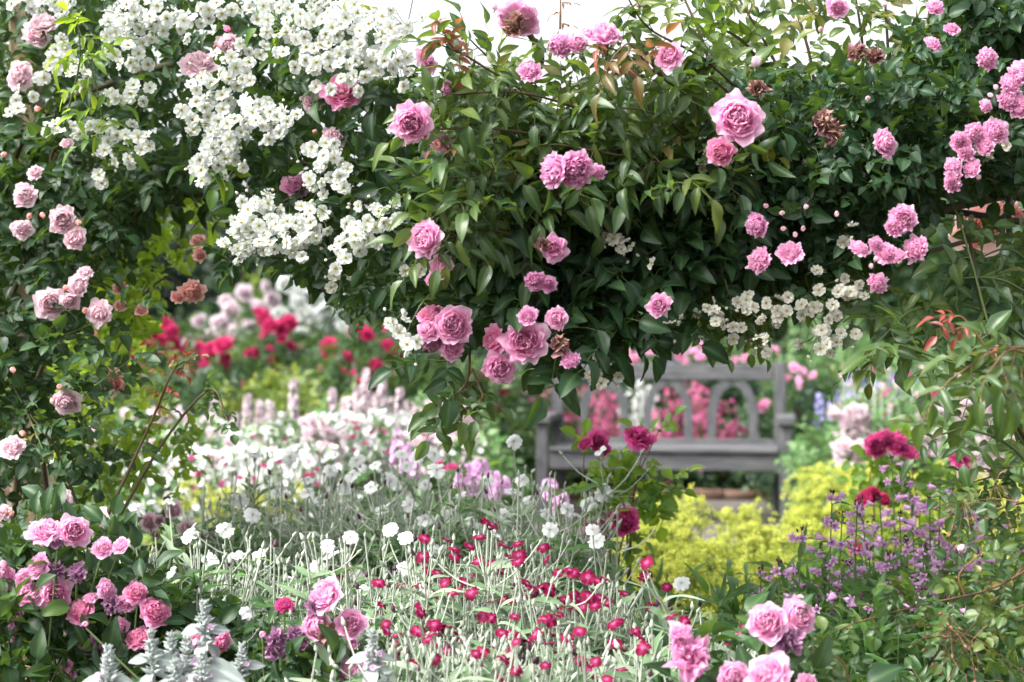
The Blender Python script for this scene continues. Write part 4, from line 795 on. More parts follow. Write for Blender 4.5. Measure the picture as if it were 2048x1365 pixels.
# ---- lamb's ear in front
def stachys(root, base, top, d, big=1.0):
    mb = MB(); b = np.array([*(base[:2]), 0.0]); t = top; sp = MB(); q = spline([b, b * .4 + t * .6 + R.normal(size=3) * .01, t - np.array([0, 0, .06 * big])], 7); mb.tube(q, np.linspace(.004, .0035, len(q)) * big, 6, .5)
    dirn = nrm(q[-1] - q[-3]); L = .046 * big
    cal = solid([(.2, 0), (.34, .4), (.22, .9), (.03, 1.5)], 5).tpl()
    for w in range(8):                         # woolly spike of whorls
        s = w / 7; c = q[-1] - dirn * .01 + dirn * L * s; rr = .0075 * big * (1 - .6 * s ** 2); k = 9; th = np.arange(k) * 2 * PI / k + w * .5
        o = np.stack([np.cos(th), np.sin(th), np.full(k, .35 + .9 * s)], -1)
        sp.add(cal, zframes(o + R.normal(size=o.shape) * .55) * (.0092 - .003 * s) * big * R.uniform(.8, 1.2, (k, 1, 1)), c + o * np.array([rr, rr, .001]) * .55, R.uniform(-.3, .4, k))
    for lv, (back, ls) in enumerate(((-.004, .045), (.018, .055), (.045, .07), (.08, .085), (.12, .095), (.17, .105), (.24, .10))):
        p = q[-1] - dirn * back * big - dirn * .008
        for sgn in (-1, 1):
            a = lv * PI / 2 * .8 + (0 if sgn > 0 else PI) + R.normal() * .3; dd = np.array([[math.cos(a), math.sin(a) * .8, .15 - .12 * lv]])
            mb.add(LEAF_OVAL[R.integers(1, 4)], frames(dd, np.array([[R.normal() * .4, -1.0, .7]]))[0] * ls * big * R.uniform(.85, 1.15), p, R.uniform(0, 1))
        if lv < 3:
            k = 8; th = np.arange(k) * 2 * PI / k; o = np.stack([np.cos(th), np.sin(th), np.full(k, .5)], -1); mb.add(cal, zframes(o) * .010 * big, p + o * .006 * big, .3, 0)
            pick = R.uniform(0, 1, k) < .25; mb.add(FLORET_T[0], zframes(o[pick]) * .0055 * big, p + o[pick] * .016 * big, .5, 1)
    return mb, sp
def stachys_plant(label, items, group='lamb\'s ears in front'):
    d0 = items[0][2]; x = P(np.mean([i[0] for i in items]), 0, d0)[0]; root = thing('lambs_ear', label, 'flowering plant', x, d0, group)
    for (a, b, d, big) in items:
        t = P(a, b, d); mb, sp = stachys(root, (x + (t[0] - x) * .5, d + .03, 0), t, d, big)
        mb.build('leafy_stem', ['felt', 'petal_purple'], root); sp.build('flower_spike', ['felt'], root)
    mb = MB(); n = 70; p = np.stack([x + R.normal(size=n) * .08, d0 + R.normal(size=n) * .07, R.uniform(.05, .42, n)], -1); add_leaves(mb, LEAF_OVAL, p, nrm(R.normal(size=(n, 3))) + np.array([0, -.3, .2]), np.array([0, -.3, 1]) + R.normal(size=(n, 3)) * .3, R.uniform(.07, .12, n), R.uniform(0, 1, n)); mb.build('basal_leaves', ['felt'], root)
stachys_plant('pale silver lamb\'s ear with the tallest woolly spike, between pink roses and white campions', [(408,1180,2.95,1.15),(482,1268,2.95,.9)])
stachys_plant('clump of woolly silver lamb\'s ear spikes at the bottom edge', [(303,1238,2.85,1.1),(343,1245,2.9,1.1),(374,1252,2.88,1.1),(346,1296,2.75,1.1),(401,1282,2.85,1.1)])
stachys_plant('lamb\'s ear shoot with a wide star of flat silver leaves', [(217,1268,2.8,1.25)])
stachys_plant('fuzzy lamb\'s ear spike beside the crimson campions at the mauve rose', [(745,1240,2.85,1.0),(770,1320,2.85,1.0)])

# ---- penstemons, right
BELL = [m.mesh('bell_flower_mesh', ['petal_purple']) for m in BELL_MB]
def penstemon(label, cx, D, tops, group='purple bell flowered plants on the right'):
    x = P(cx, 0, D)[0]; root = thing('penstemon', label, 'flowering plant', x, D, group)
    for a, b, n in tops:
        mb = MB()
        d = D + R.uniform(-.15, .15); t = P(a, b, d); bs = np.array([x + (t[0] - x) * .7, d + .02, 0]); q = spline([bs, (bs + t) / 2 + R.normal(size=3) * .01, t], 8); mb.tube(q, np.linspace(.003, .0015, len(q)), 5, .5, 1)
        def at(s): i = s * (len(q) - 1); return np.array([np.interp(i, range(len(q)), q[:, c]) for c in range(3)])
        H = t[2]
        for k in range(n):
            s = 1 - (.015 + .040 * (k // 3)) / H * 1.0; p = at(max(.3, s)); a_ = R.uniform(0, 2 * PI) if k % 3 else R.uniform(-2.2, -.9)
            f = np.array([math.cos(a_), math.sin(a_), R.uniform(-.35, .25)]); c = p + f * .012; mb.tube([p, c], .001, 3, .5, 1)
            if R.uniform() < .8: place(BELL[R.integers(3)], 'flower', root, c, f, R.uniform(.021, .029))
            else: mb.add(LYB_T, zframes(f[None])[0] * .010, c, .1, 2)
        for k in range(5): mb.add(LYB_T, zframes(np.array([[R.normal() * .6, R.normal() * .5, 1]]))[0] * .008, t + R.normal(size=3) * .004, .1, 2)
        for k in range(16):
            s = R.uniform(.25, .9) if k > 5 else .97 - k * .05; p = at(s); dd = np.array([[R.normal(), R.normal() * .7 - .2, R.uniform(.1, .9)]]); mb.add(LEAF_LANCE[R.integers(4)], frames(dd, np.array([[0, -.3, 1]]))[0] * R.uniform(.035, .085) * (1.1 - .5 * s), p, R.uniform(0, 1))
        mb.build('leafy_stem', ['leaf_pen', 'stem_green', 'dark_bee'], root)
    mb = MB(); n = 420; p = np.stack([x + R.normal(size=n) * .14, D + R.normal(size=n) * .12, R.uniform(.05, .62, n)], -1)
    k = R.integers(0, 4, n); F = frames(R.normal(size=(n, 3)) * .8 + np.array([0, -.1, .5]), np.array([0, -.5, .8]) + R.normal(size=(n, 3)) * .3) * R.uniform(.05, .10, (n, 1, 1)); tt = R.uniform(0, 1, n)
    for i in range(4): mb.add(LEAF_LANCE[i], F[k == i], p[k == i], tt[k == i])
    mb.build('foliage', ['leaf_pen', 'stem_green', 'dark_bee'], root)
penstemon('purple penstemon at the front of its patch, beside the big pink roses', 1560, 3.7, [(1522,1140,9),(1558,1130,4),(1604,1064,3),(1590,1150,4)])
penstemon('purple penstemon rising before the lady\'s mantle with a dark budded tip', 1670, 3.9, [(1665,985,14),(1644,1090,12),(1685,1030,12),(1715,1010,8),(1650,1140,9)])
penstemon('purple penstemon standing under the magenta ball roses', 1790, 4.2, [(1785,916,15),(1820,945,14),(1760,1000,12),(1800,1030,12),(1840,1010,14),(1745,1040,8),(1725,1000,8)])
penstemon('purple penstemon with dense flowers before the pale phlox', 1880, 4.1, [(1882,965,15),(1926,975,12),(1860,1000,14),(1905,1010,14),(1940,1020,10),(1880,1050,12)])
penstemon('lower purple penstemon with scattered flowers in dark leaves', 1820, 3.8, [(1815,1080,12),(1850,1095,12),(1780,1110,8),(1890,1120,6),(1740,1100,7),(1700,1130,8)])
penstemon('purple penstemon nearest the right edge, mostly leaves', 1990, 3.8, [(1985,1060,5),(1960,1110,4),(2030,1040,4),(2000,1150,3)])
penstemon('leafy green penstemon almost without flowers, behind the big pink roses', 1680, 3.5, [(1680,1180,3),(1720,1200,2),(1640,1200,2)])
penstemon('leafy green penstemon almost without flowers, behind the trailing rose', 1850, 3.5, [(1850,1180,2),(1900,1200,2),(1800,1190,2)])

# trailing small-leaved rose, bottom right
tr = thing('trailing_rose', 'trailing rose with small leaves, green hips and red stems at the bottom corner', 'rose bush', P(2100, 0, 3.2)[0], 3.2)
mb = MB()
for pts, n in (([P(2090, 1120, 3.1), P(1980, 1180, 3.05), P(1830, 1215, 3.0), P(1680, 1260, 2.95), P(1620, 1310, 2.9)], 20), ([P(2090, 1080, 3.15), P(2020, 1170, 3.1), P(1960, 1240, 3.05), P(1900, 1300, 3.0)], 12), ([P(2090, 1000, 3.3), P(2000, 1020, 3.2), P(1950, 1080, 3.15)], 10), ([P(2090, 930, 3.3), P(2000, 950, 3.25), P(1900, 980, 3.2)], 10),
               ([P(1830, 1215, 3.0), P(1800, 1180, 2.98), P(1780, 1170, 2.96)], 5), ([P(1930, 1190, 3.0), P(1920, 1150, 3.0), P(1960, 1110, 3.0)], 6), ([P(2090, 1200, 3.0), P(2010, 1230, 2.95), P(1990, 1280, 2.95)], 8), ([P(1700, 1400, 2.85), P(1690, 1330, 2.85), P(1640, 1300, 2.85)], 6)):
    shoot(mb, pts, n, CL_ROUND, .026, .3, .25, .0026, updown=.4)
mass(mb, [(1900, 950), (2130, 900), (2130, 1120), (1960, 1140)], 40, CL_ROUND, .028, dfun=lambda x: 3.15 + 0 * x, thick=.3, tint=(.35, .25))
mass(mb, [(1640, 1290), (1850, 1320), (2130, 1250), (2130, 1420), (1640, 1420)], 35, CL_LONG, .04, dfun=lambda x: 3.2 + 0 * x, thick=.3, tint=(.2, .15))
mb.build('foliage', ['leaf_shoot', 'stem_red'], tr)
hp = solid([(.1, -1), (.7, -.5), (.8, .1), (.4, .8), (.5, 1.1), (.1, 1.2)], 6).tpl()
for cx, cy, n in ((1900, 1290, 14), (1940, 1320, 12), (1880, 1260, 7), (1930, 1040, 11), (1990, 1000, 9)):
    mb = MB(); hub = P(cx, cy - 30, 3.0 if cy > 1200 else 3.15)
    for k in range(n):
        e = hub + np.array([R.normal() * .035, R.normal() * .02 - .02, -.02 + R.normal() * .03]); mb.tube(spline([hub, (hub + e) / 2 + np.array([0, 0, .008]), e], 3), .0009, 3, .8, 1); mb.add(hp, zframes((e - hub)[None])[0] * .0042, e, R.uniform(0, 1) - .5)
    mb.build('hip_cluster', ['hip', 'stem_red'], tr)
bloomset(tr, [(1925,1098,14,3.05),(1985,1012,9,3.1)], 'bud', 'petal_blush', 3.1, name='bloom')
canes(tr, [[(P(2100,0,3.2)[0],3.2,0), P(2110, 1300, 3.2), P(2095, 1100, 3.15)]], .006, 'stem_green')

# ---- lady's mantle mounds
def mantle(label, cx, ytop, D, hw, hh, n=90):
    x = P(cx, 0, D)[0]; zt = P(cx, ytop, D)[2]; n = int(n * 1.5); root = thing('ladys_mantle', label, 'flowering plant', x, D, 'yellow green lady\'s mantle mounds'); mb = MB(); hd = hw * .8
    d = nrm(R.normal(size=(n, 3))); d[:, 2] = np.abs(d[:, 2]); rad = R.uniform(.72, 1.06, n) * (1 + .26 * np.sin(d[:, 0] * 7 + cx) * np.cos(d[:, 1] * 5)); z0 = zt - hh
    pos = np.stack([x + d[:, 0] * hw * rad, D + d[:, 1] * hd * rad, z0 + d[:, 2] * hh * rad - .02], -1)
    for i, p in enumerate(pos):
        mb.add(PUFF[R.integers(4)], zframes((d[i] + np.array([0, 0, .8]))[None])[0] * R.uniform(.020, .036), p, R.uniform(-.35, .35))
        if i % 2 == 0: mb.tube([np.array([x + (p[0] - x) * .3, D + (p[1] - D) * .3, 0]), p - np.array([0, 0, .03])], .0018, 3, .3, 1)
    for k in range(16):
        a = R.uniform(0, 2 * PI); q = np.array([x + math.cos(a) * hw * R.uniform(.1, .85), D + math.sin(a) * hd * .7, zt + R.uniform(-.05, .035)]); mb.tube([q - np.array([0, 0, .14]), q], .0015, 3, .3, 1)
        for _ in range(4): mb.add(PUFF[R.integers(4)], zframes(R.normal(size=(1, 3)) + np.array([[0, 0, 1.5]]))[0] * R.uniform(.014, .024), q + R.normal(size=3) * .018, R.uniform(-.2, .4))
    mb.build('flower_froth', ['petal_lime', 'stem_green'], root)
    lf = MB(); m = 120; p = np.stack([x + R.uniform(-1, 1, m) * hw, D + R.uniform(-1, 1, m) * hd, R.uniform(.04, max(.1, z0 + .05), m)], -1)
    add_leaves(lf, [leaf(1.05, .12, .1, 6, 2, seed=s, power=.7) for s in range(3)], p, R.normal(size=(m, 3)) + np.array([0, -.5, 0]), np.array([0, -.5, 1]) + R.normal(size=(m, 3)) * .3, R.uniform(.05, .09, m), R.uniform(0, .9, m)); lf.build('leaves', ['leaf_pen', 'stem_green'], root)
mantle('lady\'s mantle mound left of the path opening, behind the leggy magenta rose', 1332, 1022, 5.6, .17, .28, 170)
mantle('lady\'s mantle mound lower in front, above the crimson campions', 1375, 1108, 5.0, .21, .26, 160)
mantle('small lady\'s mantle mound between the magenta rose and the front mound', 1262, 1100, 5.6, .13, .22, 80)
mantle('lady\'s mantle mound right of the path opening with a round tuft on top', 1510, 1036, 5.9, .165, .30, 170)
mantle('lady\'s mantle mound in the middle, in front of the tufted one', 1520, 1102, 5.3, .21, .28, 170)
mantle('lady\'s mantle mound beside the bench\'s right leg', 1655, 958, 6.9, .19, .32, 170)
mantle('lady\'s mantle mound behind the purple penstemon, under the phlox', 1735, 950, 6.8, .22, .32, 160)
mantle('lady\'s mantle mound left of the first purple penstemon', 1630, 1080, 5.4, .15, .30, 120)
mantle('lady\'s mantle mound behind the right hand magenta rose', 1850, 962, 6.4, .24, .30, 160)
mantle('lady\'s mantle mound nearest the right edge', 1995, 985, 6.2, .26, .30, 160)
mantle('small distant lady\'s mantle among the white campions', 470, 985, 6.2, .34, .20, 45)

# ------------------------------------------------------------------ background borders
def bgbush(name, label, cx, D, ytop, hw, n, leafmat, blooms, pet, rfl, cap=40, group=None, lsz=.06, xr=None, yr=None, cat='rose bush', tint=(.3, .25), kind='low', floor=0.):
    x = P(cx, 0, D)[0]; h1 = P(cx, ytop, D)[2]; root = thing(name, label, cat, x, D, group); hd = hw * .7
    bush(root, x, D, hw, hd, h1 * .45, h1, n, CL_LOW, lsz, leafmat, tint)
    items = list(blooms)
    if xr:
        for _ in range(cap): items.append((R.uniform(*xr), R.uniform(*yr), rfl * R.uniform(.8, 1.15)))
    for it in items:
        X, Y, r = it; wx = P(X, Y, D); u = np.clip((wx[0] - x) / hw, -1, 1); d = D - hd * math.sqrt(max(0, 1 - u * u)) * R.uniform(.4, .95)
        if wx[2] < floor: continue
        ms = roses(kind, pet); place(ms[R.integers(len(ms))], 'bloom', root, P(X, Y, d), np.array([0, -.8, .6]) + R.normal(size=3) * .6, px(r, d) * R.uniform(.8, 1.1))
    mb = MB()
    for k in range(6): mb.tube([(x + R.normal() * .03, D + R.normal() * .03, 0), (x + R.normal() * hw * .4, D + R.normal() * hd * .3, h1 * .7)], .006, 4, .5)
    mb.build('stems', ['stem_brown'], root); return root
# white standard roses
bgbush('white_rose_bush', 'tall bush of round blush white roses before the dark hedge', 480, 12.5, 600, .62, 500, 'leaf_bg', [(490,585,20),(460,622,19),(520,612,20),(490,645,20),(400,640,17),(440,645,18),(378,676,20),(420,668,18),(450,600,14),(530,575,14),(545,600,18),(470,660,16),(510,650,18),(440,690,14),(400,700,12)], 'petal_blush', 18, tint=(.4, .3), kind='rose')
bgbush('white_rose_bush', 'tall bush of pure white roses, highest bloom standing above it', 620, 12.8, 600, .62, 520, 'leaf_bg', [(570,567,21),(625,585,20),(600,605,20),(640,612,20),(660,600,18),(560,622,18),(610,625,18),(580,645,18),(605,662,19),(690,650,20),(705,632,20),(720,655,18),(655,640,18),(630,650,17),(590,585,18),(545,640,16),(600,690,14),(680,620,18),(665,665,15)], 'petal_white', 18, tint=(.3, .3), kind='rose')
bgbush('yellow_leaved_shrub', 'yellow green shrub peeping over the white roses', 520, 13.6, 558, .35, 260, 'leaf_lime', [], 'petal_red', 1, cat='shrub')
# red roses
RB = [(240, 11.0, 640, [(225,655,16),(215,682,14),(240,668,14),(265,715,18),(290,742,18),(283,762,17),(272,730,16),(300,755,12)], 'crimson rose bush seen behind the pale pillar rose'),
      (345, 11.2, 650, [(330,655,18),(345,682,20),(320,676,16),(350,660,13),(310,700,14),(365,700,14),(295,690,14)], 'crimson rose bush left of the white roses'),
      (430, 11.0, 690, [(430,695,18),(410,706,16),(446,686,18),(395,690,13),(440,715,12)], 'small crimson rose bush at the foot of the blush white roses'),
      (550, 11.6, 630, [(530,628,18),(540,648,17),(565,655,20),(580,645,15),(520,640,14),(548,722,11),(545,742,10)], 'crimson rose bush blooming in the midst of the white roses'),
      (665, 11.0, 680, [(655,688,17),(662,712,16),(670,728,15),(690,770,15),(700,735,14),(650,700,12),(700,790,12)], 'crimson rose bush below the white roses with blooms in a column'),
      (745, 10.6, 650, [(715,660,18),(737,668,15),(770,648,15),(740,745,18),(755,728,20),(722,755,17),(780,690,14),(790,715,14),(745,765,14),(800,740,14),(770,770,12)], 'crimson rose bush under the drooping white cluster'),
      (970, 10.8, 735, [(962,745,16),(1000,728,14),(985,755,14),(940,750,12)], 'crimson rose bush behind the hanging pink roses')]
for cx, D, yt, bl, lab in RB: bgbush('crimson_rose_bush', lab, cx, D, yt, .42, 420, 'leaf_bg', [(a, b, r * 1.2) for a, b, r in bl], 'petal_crimson', 11, 9, xr=(cx - 60, cx + 60), yr=(yt + 20, yt + 120), group='crimson rose bushes in the far border', tint=(.45, .3))
# green fillers
FILL = [(160, 12, 650, .8, 'leaf_lime', 'light green shrub behind the pillar rose'), (420, 10, 740, .6, 'leaf_bg', 'grey green shrub under the small crimson rose'), (540, 9.8, 745, .35, 'leaf_lime', 'lime green shrub in front of the crimson and white roses'), (640, 10.2, 740, .5, 'leaf_bg', 'green shrub right of the lime green one'),
        (860, 10.5, 700, .6, 'leaf_bg', 'green shrub behind the hanging spray'), (1010, 11.4, 720, .5, 'leaf_bg', 'dark green shrub left of the bench'), (500, 14.5, 690, 1.1, 'leaf_bg', 'broad green shrub beneath the white roses'), (800, 13.5, 660, 1.1, 'leaf_bg', 'broad green shrub before the hedge'), (870, 9, 820, .4, 'leaf_bg', 'small green shrub near the pale roses by the bench'), (590, 9.6, 790, .3, 'leaf_lime', 'small lime shrub behind the woolly spikes'), (700, 9.5, 790, .35, 'leaf_lime', 'second lime shrub right of the small one')]
for cx, D, yt, hw, mt, lab in FILL: bgbush('green_shrub', lab, cx, D, yt, hw, int(600 * hw + 200), mt, [], 'petal_red', 1, cat='shrub', tint=(.4, .3))
# pale pink low roses
PL = [(270, 7.5, 840, (180, 370), (850, 960)), (400, 7.2, 850, (330, 470), (860, 960)), (520, 7.8, 880, (440, 600), (880, 950)), (640, 7.4, 825, (590, 710), (830, 930)), (760, 7.8, 860, (700, 830), (870, 940)), (900, 7.6, 850, (830, 960), (855, 950)), (880, 8.6, 800, (800, 950), (800, 860)), (330, 8.8, 820, (230, 420), (820, 870))]
PLL = ['beside the brown canes', 'right of the brown canes', 'in front of the left woolly spikes', 'at the foot of the tallest woolly spikes', 'right of the tallest woolly spikes', 'left of the bench leg', 'behind the one left of the bench leg', 'behind the brown canes']
for (cx, D, yt, xr, yr), lab in zip(PL, PLL): bgbush('pale_pink_rose_bush', 'low bush of soft pale pink roses ' + lab, cx, D, yt, .36, 300, 'leaf_sage', [], 'petal_blush', 12, 45, 'low pale pink roses in the middle border', .05, xr, yr, tint=(.6, .3))
bgbush('pink_rose_bush', 'bush of mid pink roses left of the bench', 985, 11.3, 770, .26, 320, 'leaf_bg', [(1030,800,17),(1000,805,15),(1040,815,15),(1015,835,18),(985,850,16),(1030,850,20),(1000,865,17),(1045,790,13),(960,870,14),(1010,775,10),(1012,910,16),(1000,930,12),(975,905,12),(960,830,12)], 'petal_pink', 15, tint=(.25, .2))
# far woolly spikes
def spire(root, x, y0, D, h0, r, mat, n, tpls=FLORET_T, fs=.012, name='flower_spire', tint=(0, .3)):
    t = P(x, y0, D); mb = MB(); b = np.array([t[0] + R.normal() * .02, D, 0]); mb.tube([b, (b + t) / 2, t], .004, 4, .4, 1)
    s = R.uniform(0, 1, n) ** .9; c = t[None] - np.array([0, 0, 1])[None] * (s * h0)[:, None]; th = R.uniform(0, 2 * PI, n); o = np.stack([np.cos(th), np.sin(th), np.full(n, .3)], -1)
    rad = r * (.35 + .65 * s ** .6); p = c + o * rad[:, None] * np.array([1, 1, .2]); k = R.integers(0, len(tpls), n)
    for i in range(len(tpls)): m = k == i; mb.add(tpls[i], zframes(o[m]) * fs, p[m], R.uniform(tint[0], tint[0] + 2 * tint[1], m.sum()) - .0)
    return mb.build(name, [mat, 'stem_green', mat], root)
def spires(name, label, cx, D, items, h, r, mat, n=70, fs=.012, leafmat='leaf_sage', nl=60, group=None, cat='flowering plant', lh=None):
    x = P(cx, 0, D)[0]; root = thing(name, label, cat, x, D, group)
    for a, b in items: spire(root, a, b, D + R.uniform(-.15, .15), h * R.uniform(.8, 1.1), r, mat, n, fs=fs)
    zt = min(P(0, b, D)[2] for a, b in items); hw = max(.12, (max(i[0] for i in items) - min(i[0] for i in items)) / 2 * D / FPX)
    bush(root, x, D, hw, .2, (lh or zt) * .3, (lh or zt) * .75, nl, CL_LOW, .05, leafmat, (.4, .3)); return root
SP = [(440, 8.0, [(430,800),(450,850),(495,792),(470,830)], 'left group'), (550, 8.0, [(587,762),(520,805),(540,805),(555,830),(570,830)], 'group with the spike that stands highest on the left'), (640, 8.2, [(665,780),(690,800),(650,830),(640,850),(675,840)], 'group between the two highest'), (735, 8.0, [(732,742),(715,775),(765,760),(750,790),(700,800),(780,800),(725,800),(745,810)], 'dense group with the highest spike'), (800, 8.3, [(800,780),(820,830),(790,840)], 'group on the right')]
for cx, D, it, lab in SP: spires('woolly_spike_plant', 'pale woolly flower spikes, ' + lab, cx, D, it, .34, .026, 'spikefluff', 150, .014, 'leaf_silver', 90, 'pale woolly spikes in the middle border')
for cx, D, yt in ((500, 7.6, 860), (620, 7.6, 850), (730, 7.4, 830), (430, 6.6, 900), (560, 6.4, 900)):
    x = P(cx, 0, D)[0]; root = thing('silver_leaf_plant', {500: 'silver leaved plant under the left woolly spikes', 620: 'silver leaved plant under the middle woolly spikes', 730: 'silver leaved plant under the densest woolly spikes', 430: 'silver leaved plant behind the tall white campion', 560: 'silver leaved plant behind the white campions with buds'}[cx], 'plant', x, D, 'silver leaved plants in the middle border')
    mb = MB(); n = 500; h = P(0, yt, D)[2]; p = np.stack([x + R.normal(size=n) * .16, D + R.normal(size=n) * .12, h * R.uniform(.3, 1, n)], -1); mb.add(LEAF_LANCE[0], frames(R.normal(size=(n, 3)) * .5 + np.array([0, 0, 1]), R.normal(size=(n, 3))) * R.uniform(.03, .07, (n, 1, 1)), p, R.uniform(0, 1, n))
    nf = 190; pf = np.stack([x + R.normal(size=nf) * .20, D - .05 + R.normal(size=nf) * .12, h * (1.02 - np.abs(R.normal(size=nf)) * .22)], -1); mb.add(FLORET_T[0], zframes(np.array([0, -.7, .5]) + R.normal(size=(nf, 3)) * .5) * R.uniform(.010, .02, (nf, 1, 1)), pf, R.uniform(0, 1, nf), 2)
    for k in range(14): mb.tube([(x, D, 0), (x + R.normal() * .12, D + R.normal() * .1, h * .9)], .003, 3, .5, 1)
    mb.build('foliage', ['leaf_silver', 'stem_silver', 'petal_lychnis'], root)
    for _ in range(14): place(roses('low', 'petal_magenta')[0], 'flower', root, P(cx + R.normal() * 50, yt + R.uniform(10, 80), D - .15), np.array([0, -.5, 1]), px(7, D))
spires('lilac_phlox', 'lilac flower spikes in front of the bench\'s left arm side border', 800, 6.2, [(795,860),(810,880),(830,905)], .16, .024, 'petal_purple', 26, .013, 'leaf_pen', 50)
spires('lilac_flower_plant', 'low lilac and purple flowers behind the white campions near the bench leg', 960, 5.6, [(960,925),(930,935),(985,945),(1005,960),(945,950),(1100,965),(1120,985)], .08, .034, 'petal_purple', 22, .014, 'leaf_pen', 60)
bgbush('pink_flower_plant', 'small hot pink blooms poking out behind the white campions', 900, 6.0, 925, .12, 60, 'leaf_pen', [(893,935,13),(905,932,12),(880,930,9)], 'petal_magenta', 8, 0)
# hot pink spires behind the bench
HP = [(1090, [(1085,790),(1105,780),(1060,800),(1120,810),(1090,850)], 'seen left of the bench post'), (1150, [(1135,770),(1150,790),(1165,775),(1130,830),(1170,830)], 'between bench post and first arch'), (1210, [(1195,765),(1215,790),(1230,780),(1200,830),(1225,840),(1180,850)], 'inside the first arch'), (1340, [(1335,775),(1350,800),(1320,820),(1345,850),(1330,870)], 'inside the middle arch'),
      (1395, [(1385,755),(1400,760),(1395,800),(1410,800),(1400,850)], 'between the middle and last arch'), (1460, [(1440,850),(1455,800),(1460,850),(1475,840),(1450,870)], 'inside the last arch'), (1615, [(1610,890),(1620,900)], 'right of the bench')]
for cx, it, lab in HP: spires('hot_pink_spire_plant', 'hot pink flower spires ' + lab, cx, 11.95, it, .34, .10, 'petal_hot', 50, .0135, 'leaf_bg', 150, 'hot pink spires behind the bench')
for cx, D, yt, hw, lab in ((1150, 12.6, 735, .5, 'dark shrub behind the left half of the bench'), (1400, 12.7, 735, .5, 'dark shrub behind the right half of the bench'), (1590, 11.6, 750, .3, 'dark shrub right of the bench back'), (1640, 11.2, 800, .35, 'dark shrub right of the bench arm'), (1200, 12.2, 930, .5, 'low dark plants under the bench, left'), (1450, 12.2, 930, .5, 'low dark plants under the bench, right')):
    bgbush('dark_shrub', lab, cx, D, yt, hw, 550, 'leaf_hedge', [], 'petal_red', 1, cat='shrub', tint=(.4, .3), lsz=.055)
spires('white_flower_spires', 'thin white flower stems seen through the middle of the bench back', 1285, 12.2, [(1260,770),(1280,760),(1300,775),(1270,800),(1310,790),(1245,800)], .5, .04, 'petal_lychnis', 60, .014, 'leaf_sage', 160)
PK = [(1280, 13.0, 700, [(1250,708,14),(1275,715,13),(1300,700,14),(1320,712,14),(1265,720,12)], 'over the middle of the bench back'), (1400, 13.0, 690, [(1345,690,14),(1360,712,14),(1385,700,14),(1400,712,14),(1405,690,12),(1420,705,12),(1372,722,12)], 'over the bench back right of the middle'), (1510, 13.2, 695, [(1470,720,10),(1500,690,13),(1520,705,12),(1540,695,12),(1555,700,12),(1490,715,12)], 'over the bench\'s top corner'), (1600, 11.0, 725, [(1590,735,13),(1610,745,15),(1575,755,13),(1600,765,15),(1625,750,10),(1525,812,14),(1535,806,12),(1560,740,9)], 'beside the bench\'s corner post')]
for cx, D, yt, bl, lab in PK: bgbush('pink_rose_bush', 'bush of clear pink roses ' + lab, cx, D, yt, .36, 350, 'leaf_bg', [(a, b, r * .95) for a, b, r in bl], 'petal_pink', 14, tint=(.4, .3), group='clear pink rose bushes around the bench')
for cx, D, it, lab in ((1655, 10.2, [(1640,790),(1665,800),(1680,780)], 'nearest the bench'), (1720, 10.6, [(1700,750),(1720,740),(1735,770),(1750,760)], 'in the middle of the far border'), (1800, 11.0, [(1790,745),(1810,735),(1830,750)], 'beneath the leafy rose shoots'), (1330, 14.5, [(1300,690),(1340,680),(1370,675)], 'behind the bench back')):
    spires('delphinium', 'slender blue violet flower spires ' + lab, cx, D, it, .42, .04, 'petal_blue', 50, .017, 'leaf_sage', 130, 'blue violet spires')
for cx, D, yt, xr, yr, lab in ((1700, 8.6, 815, (1665, 1745), (812, 875), 'with the highest pale heads'), (1740, 7.6, 890, (1670, 1760), (885, 930), 'behind the yellow lady\'s mantle'), (1850, 7.8, 850, (1780, 1900), (860, 930), 'behind the magenta ball roses'), (1960, 7.6, 850, (1900, 2040), (860, 960), 'at the right edge'), (1900, 8.8, 800, (1840, 2000), (800, 860), 'behind the one at the edge')):
    bgbush('pale_phlox', 'mound of pale pink white phlox heads ' + lab, cx, D, yt, .30, 220, 'leaf_sage', [], 'petal_blush', 13, 36, 'pale phlox mounds', .05, xr, yr, cat='flowering plant', tint=(.5, .3))
for cx, D, yt, hw, mt, lab in ((1700, 13, 690, 1.0, 'leaf_sage', 'pale green airy shrub left of the leafy rose'), (1850, 12.5, 680, 1.0, 'leaf_sage', 'pale green airy shrub behind the leafy rose'), (1500, 15, 680, 1.2, 'leaf_bg', 'green shrub far behind the bench'), (1980, 12, 690, 1.0, 'leaf_bg', 'green shrub at the right edge of the far border'), (1760, 9.6, 800, .5, 'leaf_sage', 'sage green plant amid the blue spires'), (1900, 9.8, 780, .6, 'leaf_sage', 'sage green plant near the right edge')):
    r0 = bgbush('airy_shrub', lab, cx, D, yt, hw, 700, mt, [], 'petal_red', 1, cat='shrub', tint=(.5, .3))
for cx, D, it, lab in ((1620, 13.5, [(1590,560),(1610,600),(1635,580)], 'above the bench corner'), (1290, 14, [(1290,610),(1305,640)], 'left of the cream sprays'), (1700, 14.5, [(1690,560),(1720,600)], 'behind the cream sprays')):
    spires('foxtail_lily', 'tall pale green flower spires ' + lab, cx, D, it, 1.1, .05, 'leaf_sage', 260, .022, 'leaf_bg', 150, 'tall pale green spires')
